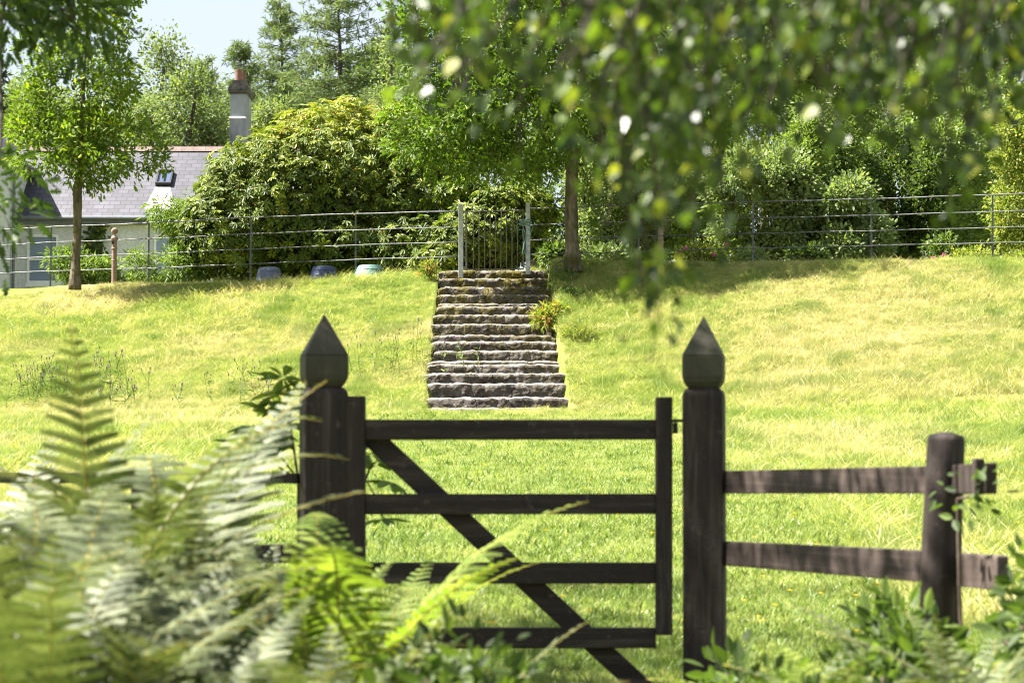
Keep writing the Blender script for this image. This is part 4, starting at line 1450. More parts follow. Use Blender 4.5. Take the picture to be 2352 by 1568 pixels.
# --- right hand shrubs and trees
def hedge(label, u, y, vt, ru, mat, n, size=.085, seed=0, templ='ovate', per=14, tr=.13, name='laurel_bush', cat='shrub', group='evergreen bushes right of the oak', gap=-.3, vb=610, bias=.28):
    g = np.random.default_rng(300 + seed)
    base = G(u, y)
    vt -= 60; n = int(n * 1.3)
    H = vb - vt
    blobs = [(u, vt + H * .5, ru * .85, H * .5, y, S(ru, y) * .6)]
    for k in range(11):
        a = g.uniform(0, 6.28)
        blobs.append((u + ru * .6 * math.cos(a), vt + H * (.5 + .33 * math.sin(a)), ru * g.uniform(.22, .48), H * g.uniform(.1, .24), y - g.uniform(-.1, .9), S(ru * .4, y)))
    make_shrub(name, label, cat, base, blobs, n, per, tr, size, templ, mat, group=group, bias=bias, gap=gap, gen=g, thin=5, stem_r=.06, up=.5, flat=.65)


hedge('light glossy evergreen bush behind the fence just right of the oak trunk', 1400, 46.5, 370, 110, M['pale'], 900, seed=1)
hedge('small dark evergreen bush behind the timber post', 1500, 47.5, 400, 110, M['laurel'], 700, seed=2)
hedge('bright glossy laurel bush sunlit above the first fence bays right of the timber post', 1740, 45.6, 400, 150, M['pale'], 1500, seed=3)
hedge('tall dense laurel with long shoots at the middle of the right hand fence', 1890, 46.4, 300, 120, M['laurel'], 1700, seed=4)
hedge('pale green hazel like bush low behind the third fence bay', 1960, 45.2, 470, 85, M['pale'], 700, seed=5, vb=615)
hedge('shadowy laurel under the birch leaves right of the middle', 2060, 47.5, 330, 130, M['bramble'], 1300, seed=6)
hedge('dark laurel with bare stems showing in its shade, behind the last full fence bay', 2180, 48.0, 330, 110, M['laurel'], 900, seed=7)
hedge('yellow flecked bush at the right edge of the picture behind the fence', 2370, 43.4, 290, 110, M['yellow'], 1000, .075, seed=8, name='golden_bush', vb=620)
hedge('tall mid green shrub rising behind the oak trunk', 1290, 49.5, 330, 130, M['laurel'], 1000, seed=9)
hedge('wide dark bush closing the back between oak trunk and laurels', 1600, 49.8, 330, 150, M['laurel'], 1300, seed=10)
hedge('big shaded bush behind the dark laurel at the right', 2270, 50.0, 270, 140, M['laurel'], 1300, seed=11)
far_tree('large dense tree with pale leaves directly right of the oak crown', 1640, 55, -200, 560, 200, M['laurel'], 1500, 14, .1, .24, seed=21, gap=-.2)
far_tree('tall feathery pale green tree at the upper right', 2050, 58, -220, 560, 200, M['pale'], 1900, 14, .1, .25, seed=22, gap=-.18, templ='lance')
far_tree('dark green tree behind the laurels under the feathery tree', 1860, 56, 60, 560, 170, M['laurel'], 1300, 14, .1, .24, seed=23, gap=-.25)
far_tree('yellowish green tree at the upper right corner', 2310, 57, -230, 560, 170, M['pale'], 1500, 14, .1, .25, seed=24, gap=-.2)
far_tree('deep green tree filling the right edge above the golden bush', 2200, 54, 130, 560, 160, M['laurel'], 1200, 14, .1, .24, seed=25, gap=-.25)
far_tree('tree behind the top of the oak', 1420, 60, -260, 560, 220, M['oak'], 1300, 14, .11, .28, seed=26, gap=-.2)
far_tree('tree of the wood behind the right hand laurels', 2100, 68, -100, 560, 230, M['distant'], 1100, 14, .13, .34, seed=27)
far_tree('tree of the wood behind the pale tree right of the oak', 1760, 70, -120, 560, 200, M['distant'], 1100, 14, .13, .34, seed=28)
far_tree('tree of the wood beyond the upper right corner', 2420, 66, -160, 560, 170, M['distant'], 700, 14, .13, .34, seed=29)
far_tree('tree of the wood behind the oak trunk', 1230, 70, -40, 560, 220, M['distant'], 900, 14, .13, .34, seed=30)

# low border plants along the right hand fence
def border(name, label, u, y, vt, ru, mat, n, size, templ='ovate', flower=None, seed=0, cat='plant'):
    g = np.random.default_rng(400 + seed)
    base = G(u, y)
    vb = 612
    r_ = make_shrub(name, label, cat, base, [(u, (vt + vb) / 2, ru, (vb - vt) / 2, y, .35)], n, 9, .09, size, templ, mat, group=None, bias=.45, gap=-.4, gen=g, thin=3, stem_r=.012)
    if flower:
        for (fu, fv) in flower:
            p = np.array(W(fu, fv, y - .38))
            m_ = 14
            d = g.normal(size=(m_, 3))
            link('flower', leaves_mesh('flower', np.repeat(p[None], m_, 0), d, g.normal(size=(m_, 3)), np.full(m_, .05), g.uniform(0, 1, m_), 'birch'), M['pink'], r_)
    return r_


border('rose_bush', 'small rose bush with bright pink blooms behind the fence right of the timber post', 1610, 43.3, 562, 75, M['yellow'], 220, .07, flower=[(1575, 570), (1562, 577), (1671, 560), (1640, 585)], seed=1)
border('leafy_plant', 'bright leafy plant low at the fence below the laurels', 1850, 43.2, 572, 50, M['bramble'], 110, .1, seed=2)
border('leafy_plant', 'pale spotted plant at the foot of the oak behind the fence', 1400, 43.6, 575, 60, M['pale'], 160, .1, seed=3)
border('flowering_plant', 'tall border plant with red blooms before the last fence post', 2160, 42.2, 535, 35, M['bramble'], 120, .08, flower=[(2142, 592), (2168, 586)], seed=4)
border('leafy_plant', 'thin yellow leaved plants at the fence right of the red flowers', 2230, 41.8, 575, 60, M['yellow'], 110, .07, seed=5)
border('leafy_plant', 'yellow leaved tuft low behind the fence near the right edge', 2345, 41.6, 580, 40, M['yellow'], 80, .07, seed=6)
border('leafy_plant', 'sunlit spotted laurel foliage between the oak trunk and the right steel post', 1275, 43.8, 560, 40, M['bramble'], 110, .1, seed=7)
border('leafy_plant', 'small light green plant between the pink rose and the laurels', 1730, 42.9, 575, 35, M['pale'], 80, .08, seed=8)

# --- plants beside the steps
g6 = np.random.default_rng(106)
make_shrub('orange_tipped_shrub', 'yellow green shrub with orange tips overhanging the right side of the steps', 'shrub', G(1258, 39.2), [(1256, 732, 34, 24, 39.0, .3), (1285, 714, 18, 15, 39.1, .2)], 85, 8, .07, .12, 'lance', M['leyc'], bias=.5, gap=-.6, droop=.3, gen=g6, thin=2, stem_r=.012)
make_shrub('orange_tipped_shrub', 'small yellow and orange seedling at the top left of the steps', 'shrub', G(1000, 42.6), [(985, 618, 22, 18, 42.7, .2)], 45, 8, .05, .09, 'lance', M['leyc'], bias=.5, gap=-.8, gen=g6, thin=2, stem_r=.01)
make_shrub('weed_clump', 'fine leaved pale weed mound on the bank right of the middle of the steps', 'plant', G(1330, 37.6), [(1330, 775, 48, 26, 37.4, .3)], 260, 10, .07, .045, 'lance', M['yellow'], bias=.4, gap=-.8, gen=g6, thin=3, stem_r=.008)
make_shrub('weed_clump', 'dark green weeds above the orange tipped shrub on the bank', 'plant', G(1310, 40.3), [(1310, 690, 35, 24, 40.2, .25)], 120, 9, .07, .06, 'lance', M['bramble'], bias=.5, gap=-.8, gen=g6, thin=3, stem_r=.008)


# --- knapweed clumps on the left bank
def knap_heads():
    b_ = MB(); b_.tube([(0, 0, 0), (0, 0, .012), (0, 0, .026)], [.004, .008, .005], 6)
    lp = [i for f in b_.f for i in f]; cn = [len(f) for f in b_.f]
    bud = mesh_np('bud', b_.v, lp, cn, b_.t); bud.materials.append(M['bud'])
    v_, f_, c_, t_ = list(b_.v), list(lp), list(cn), list(b_.t)
    for k in range(14):
        a = k * 2.4; r1 = .012 + .012 * (k % 3); i0 = len(v_)
        d = Vector((math.cos(a), math.sin(a), .9)).normalized(); s_ = Vector((-math.sin(a), math.cos(a), 0))
        o_ = Vector((0, 0, .02)); e_ = o_ + d * (.018 + .008 * (k % 2))
        v_ += [tuple(o_), tuple(o_ + d * .012 - s_ * .004), tuple(e_ - s_ * .003), tuple(e_ + s_ * .003), tuple(o_ + d * .012 + s_ * .004)]
        f_ += [i0, i0 + 1, i0 + 2, i0 + 3, i0 + 4]; c_.append(5); t_ += [(k % 5) / 5] * 5
    op = mesh_np('flower_head', v_, f_, c_, t_)
    op.materials.append(M['bud']); op.materials.append(M['petal'])
    for p_ in op.polygons:
        if p_.index >= len(cn): p_.material_index = 1
    return op, bud


KN = knap_heads()


def knap(u, v, y, h, n, spread, label, seed):
    g = np.random.default_rng(500 + seed)
    base = G(u, y)
    root = empty('knapweed', base, label, 'wildflower', 'purple knapweed plants on the left bank')
    st = MB(); LP, LD = [], []
    for i in range(n):
        x0_ = base[0] + g.normal() * spread * .5; y0_ = y + g.normal() * spread * .5
        z0_ = float(gz(x0_, y0_))
        hh = h * g.uniform(.6, 1.1)
        d = np.array([g.normal() * .2, g.normal() * .2, 1.0])
        top = np.array([x0_, y0_, z0_]) + d * hh
        mid = np.array([x0_, y0_, z0_]) + d * hh * .5 + g.normal(size=3) * .02
        st.tube([(x0_, y0_, z0_), tuple(mid), tuple(top)], [.004, .0035, .003], 4)
        tips = [top]
        for _ in range(g.integers(0, 3)):
            t2 = mid + d * hh * g.uniform(.2, .45) + g.normal(size=3) * np.array([.09, .09, .03])
            st.tube([tuple(mid), tuple(t2)], .0028, 4); tips.append(t2)
        for t2 in tips:
            op_ = g.uniform() < .6
            ho = bpy.data.objects.new('flower_head' if op_ else 'bud', KN[0] if op_ else KN[1])
            col.objects.link(ho); ho.parent = root; ho.location = Vector(t2) - root.location
        for _ in range(7):
            t_ = g.uniform(.05, .7)
            LP.append(np.array([x0_, y0_, z0_]) + d * hh * t_); LD.append([g.normal(), g.normal(), .5])
    st.build('stems', M['weed'], root)
    LP, LD = map(np.array, (LP, LD))
    link('foliage', leaves_mesh('foliage', LP, LD, g.normal(size=LP.shape) * .3 + [0, 0, 1], g.uniform(.06, .13, len(LP)), g.uniform(0, 1, len(LP)), 'lance'), M['weed'], root)


knap(180, 850, 36.0, .6, 34, 1.1, 'largest knapweed clump with many purple heads on the bank at the far left', 1)
knap(110, 840, 36.5, .55, 14, .9, 'knapweed clump at the left edge beside the largest one', 2)
knap(260, 880, 34.6, .45, 10, .7, 'low knapweed clump with dark buds just right of the largest one', 3)
knap(620, 870, 34.5, .45, 13, 1.2, 'sparse purple knapweed stand above the left pointed post', 4)
knap(520, 840, 35.4, .4, 7, .8, 'thin knapweed stand in the middle of the left bank', 5)
knap(905, 850, 36.2, .7, 16, .8, 'tall straggly knapweed close to the left side of the steps', 6)
knap(1300, 665, 41.2, .35, 10, .3, 'tiny thistle like flower on the bank below the oak', 7)

# ------------------------------------------------------------------ grass (stuff)
def blade_clump(name, n, rad, h0, h1, lean, width, seed, heads=False, tint=(0, 1)):
    g = np.random.default_rng(seed)
    V_, F_, C_, T2 = [], [], [], []
    for i in range(n):
        a = g.uniform(0, 6.283); r = rad * math.sqrt(g.uniform())
        p = np.array([r * math.cos(a), r * math.sin(a), -.01])
        h = g.uniform(h0, h1); le = lean * g.uniform(.2, 1.3); la = g.uniform(0, 6.283)
        ld = np.array([math.cos(la), math.sin(la), 0])
        wd = width * g.uniform(.7, 1.3); sa = g.uniform(0, 6.283); sd = np.array([math.cos(sa), math.sin(sa), 0]) * wd / 2
        b0_ = len(V_); tt = g.uniform(*tint)
        ks = (0, .45, .8, 1)
        for k in ks:
            c_ = p + np.array([0, 0, h * k * (1 - .3 * le * k)]) + ld * h * le * k * k
            w_ = (1 - k ** 2.2)
            if heads: w_ = .35 if k < .79 else (1.6 if k < 1 else 0)
            if k < 1: V_ += [c_ - sd * w_, c_ + sd * w_]; T2 += [tt, tt]
            else: V_ += [c_]; T2 += [tt]
        F_ += [b0_, b0_ + 1, b0_ + 3, b0_ + 2, b0_ + 2, b0_ + 3, b0_ + 5, b0_ + 4, b0_ + 4, b0_ + 5, b0_ + 6]; C_ += [4, 4, 3]
    me_ = mesh_np(name, np.array(V_), F_, C_, T2)
    me_.materials.append(M['blade'])
    return bpy.data.objects.new(name, me_)


clumps = bpy.data.collections.new('grass_clumps')
specs = [('short_grass', 60, .13, .02, .055, .9, .0042, 1, False, (0, 1)), ('short_grass', 60, .13, .025, .07, 1.1, .0042, 2, False, (0, 1)),
         ('meadow_grass', 60, .13, .04, .11, 1.2, .004, 3, False, (0, 1)), ('meadow_grass', 60, .13, .05, .14, 1.4, .004, 4, False, (0.1, 1)),
         ('tuft_grass', 60, .09, .07, .17, .9, .0042, 5, False, (0, .5)), ('seed_grass', 8, .14, .14, .32, .9, .004, 6, True, (.7, 1)),
         ('clover_leaf', 30, .13, .04, .09, .6, .016, 7, False, (0, .4))]
for i, s_ in enumerate(specs):
    o = blade_clump(chr(97 + i) + '_' + s_[0], *s_[1:])
    clumps.objects.link(o)

g7 = np.random.default_rng(107)


def scatter(n, y0, y1, a0=-.25, a1=.25, dens_log=True):
    yy = np.exp(g7.uniform(math.log(y0), math.log(y1), n))
    aa = g7.uniform(a0, a1, n)
    return aa * yy, yy


X1, Y1 = scatter(82000, 6.0, 33, -.3, .32)
X2, Y2 = scatter(100000, 32, 45.5, -.29, .3)
ye = g7.uniform(32.8, 43.3, 1500); le = g7.uniform(0, 1, 1500) < .5
jag = 11 * np.sin(ye * 5.1) * np.sin(ye * 2.3 + 1)
ue = jag + np.where(le, np.interp(ye, [32.9, 43.2], [970, 1006]) + np.abs(g7.normal(0, 9, 1500)) * -1 - 14, np.interp(ye, [32.9, 38, 43.2], [1314, 1286, 1264]) + np.abs(g7.normal(0, 9, 1500)) + 12)
yc_ = g7.uniform(43.2, 44.6, 420); uc_ = g7.uniform(-100, 1000, 420)
X = np.concatenate([X1, X2, (ue - 1176) / FPX * ye, (uc_ - 1176) / FPX * yc_]); Y = np.concatenate([Y1, Y2, ye, yc_])
keep = ~in_steps(X, Y, 22)
front_ = (Y > 31.6) & (Y < 33.1) & (X > W(960, 0, 33).x) & (X < W(1320, 0, 33).x)
keep &= ~(front_ & (g7.uniform(0, 1, len(X)) < .35))
keep &= ~((Y > 43.2) & (X > W(1005, 0, 43).x) & (X < W(1255, 0, 43).x) & (g7.uniform(0, 1, len(X)) < .8))
X, Y = X[keep], Y[keep]
Z = gz(X, Y)
n = len(X)
lf = np.array([mnoise.noise(Vector((x * .45, y_ * .3, 0))) for x, y_ in zip(X, Y)])
mf = np.array([mnoise.noise(Vector((x * 1.6, y_ * 1.1, 7))) for x, y_ in zip(X, Y)])
mown = (np.abs(X) < 1.9 + .3 * lf) & (Y < 31.5)
r_ = g7.uniform(0, 1, n)
kind = np.where(mown, np.where(r_ < .5, 0, np.where(r_ < .9, 1, 6)),
                np.where(r_ < .2, 1, np.where(r_ < .52, 2, np.where(r_ < .78, 3, np.where(r_ < .86, 4, np.where(r_ < .93, 5, 6))))))
kind = np.where((~mown) & (mf > .33) & (r_ > .4), 4, kind)
crest = (Y > 43.15) & (Y < 44.65) & (X < -1.4) & (r_ < .5)
kind = np.where(crest & (r_ < .22), 5, np.where(crest, 3, kind))
scl = g7.uniform(.75, 1.2, n) * (1 + .55 * np.clip(lf + mf * .6, -.5, .8))
scl = np.where(mown, g7.uniform(.6, .95, n), scl)
scl *= np.interp(Y, [6, 33, 36, 45], [1, 1, .85, .75])
scl = np.where((Y > 31.6) & (Y < 33.1) & (np.abs(X + .2) < 1.2), scl * .5, scl)
scl = np.where(crest, scl * np.where(kind == 5, 1.25, .8), scl)
# grass overhangs the flanks of the steps
rot = np.stack([g7.normal(0, .12, n), g7.normal(0, .12, n), g7.uniform(0, 6.283, n)], -1)
me = bpy.data.meshes.new('grass')
me.vertices.add(n)
me.vertices.foreach_set('co', np.stack([X, Y, Z], -1).astype(np.float32).ravel())
for nm, ty, ar in (('kind_id', 'INT', kind.astype(np.int32)), ('scl', 'FLOAT', scl.astype(np.float32))):
    a_ = me.attributes.new(nm, ty, 'POINT'); a_.data.foreach_set('value', ar)
a_ = me.attributes.new('rot', 'FLOAT_VECTOR', 'POINT'); a_.data.foreach_set('vector', rot.astype(np.float32).ravel())
me.update()
grass = link('grass', me, None)
tag(grass, 'sunlit meadow grass, yellow green with straw patches', None, None, 'stuff')


def instancer(obj, collection, with_kind=True):
    ng = bpy.data.node_groups.new('scatter_' + obj.name, 'GeometryNodeTree')
    ng.interface.new_socket('Geometry', in_out='INPUT', socket_type='NodeSocketGeometry')
    ng.interface.new_socket('Geometry', in_out='OUTPUT', socket_type='NodeSocketGeometry')
    gi = ng.nodes.new('NodeGroupInput'); go = ng.nodes.new('NodeGroupOutput')
    mp_ = ng.nodes.new('GeometryNodeMeshToPoints')
    ip = ng.nodes.new('GeometryNodeInstanceOnPoints')
    ci = ng.nodes.new('GeometryNodeCollectionInfo')
    ci.inputs['Collection'].default_value = collection
    ci.inputs['Separate Children'].default_value = True
    ci.inputs['Reset Children'].default_value = True
    ip.inputs['Pick Instance'].default_value = True
    def attr(nm, ty):
        a = ng.nodes.new('GeometryNodeInputNamedAttribute'); a.data_type = ty; a.inputs['Name'].default_value = nm
        return a.outputs[0]
    ng.links.new(gi.outputs[0], mp_.inputs[0])
    ng.links.new(mp_.outputs[0], ip.inputs['Points'])
    ng.links.new(ci.outputs[0], ip.inputs['Instance'])
    ng.links.new(attr('kind_id', 'INT'), ip.inputs['Instance Index'])
    e2r = ng.nodes.new('FunctionNodeEulerToRotation')
    ng.links.new(attr('rot', 'FLOAT_VECTOR'), e2r.inputs[0])
    ng.links.new(e2r.outputs[0], ip.inputs['Rotation'])
    ng.links.new(attr('scl', 'FLOAT'), ip.inputs['Scale'])
    ng.links.new(ip.outputs[0], go.inputs[0])
    md = obj.modifiers.new('scatter', 'NODES'); md.node_group = ng


instancer(grass, clumps)

# buttercups: scattered yellow dots (one mesh)
bx_, by_ = scatter(420, 10, 44)
PP, DD = [], []
for x, y_ in zip(bx_, by_):
    if in_steps(np.array([x]), np.array([y_]))[0]: continue
    z_ = float(gz(x, y_)) + (.06 if abs(x) < 2 and y_ < 31 else .17)
    for k in range(5):
        a = k * 1.257
        PP.append((x, y_, z_)); DD.append((math.cos(a), math.sin(a), .5))
PP, DD = np.array(PP), np.array(DD)
o = link('buttercups', leaves_mesh('buttercups', PP, DD, np.tile([0, 0, 1.0], (len(PP), 1)), np.full(len(PP), .017), g7.uniform(0, 1, len(PP)), 'birch'), M['butter'])
tag(o, 'tiny yellow flowers dotted through the grass', None, None, 'stuff')

# ------------------------------------------------------------------ ferns
def frond_mesh(seed, L_=1.12, wid=.16, arch=.9, npin=23, curve=.25):
    """one arching bipinnate frond rising from the origin and leaning along +x; returns (rachis mesh, leaf mesh)"""
    g = np.random.default_rng(600 + seed)
    N_ = 60
    pts = [np.zeros(3)]; th0 = R(84) - .06 * g.uniform()
    side = g.normal() * curve
    for i in range(N_):
        t_ = (i + .5) / N_
        th = th0 - arch * t_ ** 1.6 * 1.15
        ph = side * t_
        d = np.array([math.cos(th) * math.cos(ph), math.cos(th) * math.sin(ph) + .1 * side * t_, math.sin(th)])
        pts.append(pts[-1] + d / np.linalg.norm(d) * L_ / N_)
    pts = np.array(pts)
    b = MB(); b.tube([tuple(p) for p in pts[::4]], list(np.linspace(.0055, .0012, len(pts[::4]))), 5)
    V_, F_, C_, TT = [], [], [], []
    s0 = .2
    for i in range(npin):
        s = s0 + (1 - s0) * (i / npin) ** .92
        k = s * N_; a_ = int(min(k, N_ - 1)); p0_ = pts[a_] + (pts[a_ + 1] - pts[a_]) * (k - a_)
        T = unit(pts[a_ + 1] - pts[a_])
        Bn = unit(np.cross(T, [0, 0, 1.0]) + 1e-6)
        Nn = unit(np.cross(Bn, T))
        x_ = (s - s0) / (1 - s0)
        pl = wid * (min(1, .45 + 1.9 * x_) if x_ < .3 else (1 - ((x_ - .3) / .7) ** 1.35)) + .006
        if x_ >= .3: pl = wid * (1 - ((x_ - .3) / .7) ** 1.35) * .99 + .008
        for sg in (-1, 1):
            pd = unit(Bn * sg + T * (.28 + .35 * x_) + g.normal(size=3) * .05)
            dr = -Nn * .18
            m_ = max(5, int(pl / .0085))
            tn = g.uniform(.1, .9)
            plen = pl * g.uniform(.88, 1.06)
            for j in range(m_):
                q_ = (j + .5) / m_
                c_ = p0_ + pd * plen * q_ + dr * plen * q_ * q_ + Nn * 0.006
                ll = .019 * (plen / .2 + .35) * (1 - .75 * q_) + .004
                for s2 in (-1, 1):
                    ld = unit(T * s2 + pd * .35 + dr * .4)
                    wv_ = pd * min(.0052, plen / m_ * .56)
                    b0_ = len(V_)
                    V_ += [c_ - wv_, c_ + wv_, c_ + ld * ll * .7 + wv_ * .75, c_ + ld * ll, c_ + ld * ll * .65 - wv_ * .8]
                    F_ += [b0_, b0_ + 1, b0_ + 2, b0_ + 3, b0_ + 4]; C_.append(5); TT += [np.clip(tn + g.normal() * .08, 0, 1)] * 5
    loops = [i for f in b.f for i in f]
    rm = mesh_np('rachis', b.v, loops, [len(f) for f in b.f], b.t, True)
    lm = mesh_np('frond', np.array(V_), F_, C_, TT)
    return rm, lm


FR = [frond_mesh(i, arch=a, wid=w) for i, (a, w) in enumerate([(.75, .15), (.95, .175), (1.2, .16), (.55, .145), (1.0, .14), (1.4, .165)])]
FB = []
for rm, lm in FR:
    rm.materials.append(M['stemy']); lm.materials.append(M['fern'])
for rm, lm in FR[:4]:
    l2 = lm.copy(); l2.materials.clear(); l2.materials.append(M['fern_bright']); FB.append((rm, l2))
gf = random.Random(31)


def fern(x, y, h, label, n=9, bright=False, tilt=(.05, .55), azs=None, zoff=0.0, wide=1.0, group='ferns'):
    z = float(gz(x, y)) + zoff
    root = empty('fern', (x, y, z), label, 'fern', group)
    pool = FB if bright else FR
    a0 = gf.uniform(0, 6.28)
    for k in range(n):
        rm, lm = pool[gf.randrange(len(pool))]
        az = azs[k % len(azs)] + gf.uniform(-.25, .25) if azs else a0 + k / n * 6.283 + gf.uniform(-.3, .3)
        s_ = h * gf.uniform(.62, .98)
        o = bpy.data.objects.new('frond', lm); col.objects.link(o); o.parent = root
        o.rotation_euler = (gf.uniform(-.1, .1), gf.uniform(*tilt), az)
        o.scale = (s_ * wide, s_ * wide, s_)
        r_ = bpy.data.objects.new('rachis', rm); col.objects.link(r_); r_.parent = o
    return root


def fern_at(u, y, vtop, label, **kw):
    y = 4.0 + (y - 2.75) * 0.85
    p = W(u, vtop, y)
    g_ = float(gz(p.x, y)) + kw.get('zoff', 0.0)
    return fern(p.x, y, min(1.9, max(.3, (p.z - g_) / .88)), label, **kw)


FL = [
    (-120, 3.0, 900, 'closest fern at the far left edge, its fronds cut by the picture edge', {}),
    (110, 2.75, 960, 'large blurred fern with a thick yellow stem in the lower left corner', {}),
    (330, 3.2, 1080, 'blurred silvery fern right of the yellow stemmed one', {'azs': [1.3, 1.9, 2.5, 3.1, 3.7, 4.3, 4.9]}),
    (60, 3.9, 840, 'tall pale fern rising above the others at the left edge', {}),
    (215, 4.2, 830, 'tall silvery fern second from the left edge', {}),
    (425, 4.6, 780, 'tall feathery fern whose tip reaches highest against the bank', {'azs': [1.3, 1.9, 2.5, 3.1, 3.7, 4.3, 4.9]}),
    (450, 3.6, 1120, 'grey green fern in the middle of the fern bank', {'azs': [1.3, 1.9, 2.5, 3.1, 3.7, 4.3, 4.9]}),
    (-60, 4.8, 930, 'fern behind the tall pale one at the left edge', {}),
    (570, 4.4, 1150, 'feathery fern below the seedling leaves beside the left post', {'azs': [1.3, 1.9, 2.5, 3.1, 3.7, 4.3, 4.9]}),
    (590, 5.4, 1120, 'pale fern standing directly before the left gate post', {'azs': [1.3, 1.9, 2.5, 3.1, 3.7, 4.3, 4.9]}),
    (780, 4.7, 1010, 'bright yellow green fern reaching over the hinge end of the gate', {'bright': True}),
    (720, 4.4, 1180, 'yellow green fern low before the left gate post', {'bright': True}),
    (800, 4.0, 1330, 'dark fern below the bright one in front of the gate rails', {}),
    (880, 4.6, 1400, 'small fern hiding the lower left rails of the gate', {}),
    (600, 3.1, 1330, 'dark low fern at the bottom left of the centre', {}),
    (840, 3.2, 1380, 'low fern at the bottom edge under the gate', {}),
    (480, 2.7, 1300, 'low blurred fern at the bottom edge left of the centre', {}),
    (230, 5.6, 1000, 'fern at the back beside the hidden timber fence', {}),
    (430, 6.0, 1080, 'fern at the back left of the seedling', {'azs': [1.3, 1.9, 2.5, 3.1, 3.7, 4.3, 4.9]}),
    (800, 6.1, 1200, 'green fern at the foot of the hinge side of the gate', {'bright': True, 'n': 7}),
    (500, 5.5, 1130, 'fern at the back below the seedling stem', {'azs': [1.3, 1.9, 2.5, 3.1, 3.7, 4.3, 4.9]}),
    (20, 5.9, 1000, 'fern at the back of the far left', {}),
    (1000, 4.4, 1400, 'shaded fern before the lowest gate rail at the hinge side', {'n': 8}),
    (1020, 3.6, 1480, 'dark small fern at the bottom edge left of the diagonal brace', {'n': 8}),
    (800, 3.8, 1370, 'shaded fern at the bottom below the gate hinge', {}),
    (-40, 2.9, 1180, 'low fern in front at the far left of the bottom edge', {}),
    (180, 3.0, 1230, 'low broad fern at the bottom edge near the left corner', {}),
    (400, 2.9, 1290, 'low silvery fern at the bottom edge left of the centre', {}),
    (560, 2.8, 1390, 'shaded low fern at the bottom edge, third from the left corner', {'azs': [1.3, 1.9, 2.5, 3.1, 3.7, 4.3, 4.9]}),
    (740, 2.9, 1400, 'dark fern at the bottom edge below the bright yellow green ones', {}),
    (900, 3.3, 1480, 'dark fern at the bottom edge under the third gate rail', {}),
    (300, 3.9, 1010, 'grey fern between the tall feathery fern and the left edge', {'azs': [1.3, 1.9, 2.5, 3.1, 3.7, 4.3, 4.9]}),
    (480, 4.9, 1120, 'thin pale fern beside the tall feathery fern', {'azs': [1.3, 1.9, 2.5, 3.1, 3.7, 4.3, 4.9]}),
    (700, 3.6, 1330, 'green fern in the middle of the bank below the left gate post', {}),
    (500, 3.3, 1210, 'silvery fern with wide fronds low in the middle of the bank', {'azs': [1.3, 1.9, 2.5, 3.1, 3.7, 4.3, 4.9]}),
    (100, 3.6, 1050, 'wide grey fern low at the left behind the yellow stemmed one', {}),
]
for (u, y, vt, lab, kw) in FL:
    fern_at(u, y, vt, lab, **kw)
FRt = [
    (1560, 6.4, 1470, 'small pale fern at the foot of the right gate post', {'n': 6}),
    (2180, 4.2, 1330, 'fern with hanging fronds low before the round fence post', {'n': 7}),
    (2380, 4.0, 1150, 'grey green fern arching in front of the round fence post from the right', {'n': 8, 'tilt': (.2, .8)}),
    (2330, 3.5, 1320, 'dark blurred fern in the lower right corner', {}),
    (2060, 3.4, 1450, 'low fern at the bottom edge right of the gate', {'n': 7}),
    (1960, 4.3, 1430, 'small green fern low before the two rail fence', {'n': 6, 'bright': True}),
    (1760, 5.0, 1420, 'pale feathery fern right of the right gate post foot', {'n': 8}),
    (1880, 5.2, 1370, 'soft green fern under the lower rail of the right fence', {'n': 8}),
    (2010, 4.9, 1360, 'light fern left of the round fence post', {'n': 8, 'bright': True}),
    (2110, 4.3, 1390, 'drooping fern below the round fence post', {'n': 8}),
    (1850, 3.9, 1470, 'low blurred fern at the bottom edge under the right fence', {'n': 8, 'bright': True}),
    (2230, 3.3, 1370, 'dark low fern at the bottom edge near the right corner', {}),
    (1690, 4.3, 1470, 'low fern at the bottom edge under the right gate post', {'n': 7}),
    (2280, 5.0, 1250, 'green fern beside the foot of the round fence post', {'n': 7}),
]
for (u, y, vt, lab, kw) in FRt:
    fern_at(u, y, vt, lab, **kw)

# --- leafy undergrowth between and below the ferns
g8 = np.random.default_rng(108)


def under(name, label, u, y, vt, vb, ru, n, mat, size, templ='ovate', kind=None, per=9, tr=.06, group=None, gap=-.4, bias=.45, droop=.1, thin=3):
    base = G(u, y)
    return make_shrub(name, label, 'shrub', base, [(u, (vt + vb) / 2, ru, (vb - vt) / 2, y, .4)], n, per, tr, size, templ, mat, bm=M['twig'], group=group, bias=bias, gap=gap, gen=g8, droop=droop, thin=thin, stem_r=.012)


under('bramble', 'dark bramble leaves at the bottom edge below the gate hinge side', 1000, 4.6, 1500, 1850, 200, 130, M['bramble'], .045, group='brambles')
under('bramble', 'leafy brambles spreading before the lower rail of the right fence', 2060, 5.8, 1490, 1700, 130, 50, M['bramble'], .038, group='brambles')
under('bramble', 'blurred bramble mass at the bottom edge right of the gate', 1900, 4.8, 1560, 1800, 200, 70, M['bramble'], .034, group='brambles')
under('bramble', 'tall bramble sprays at the right edge behind the fern', 2400, 5.6, 1230, 1750, 70, 100, M['bramble'], .045, group='brambles')
under('bramble', 'bright bramble leaves at the foot of the round fence post', 2080, 6.0, 1430, 1600, 80, 55, M['bramble'], .055, group='brambles')
under('broadleaf_plant', 'few bright leaves at the foot of the right gate post', 1670, 6.6, 1525, 1600, 55, 14, M['bramble'], .06, group=None)
under('ivy', 'trailing ivy climbing the round fence post', 2215, 6.6, 1080, 1180, 40, 4, M['bramble'], .038, group=None)
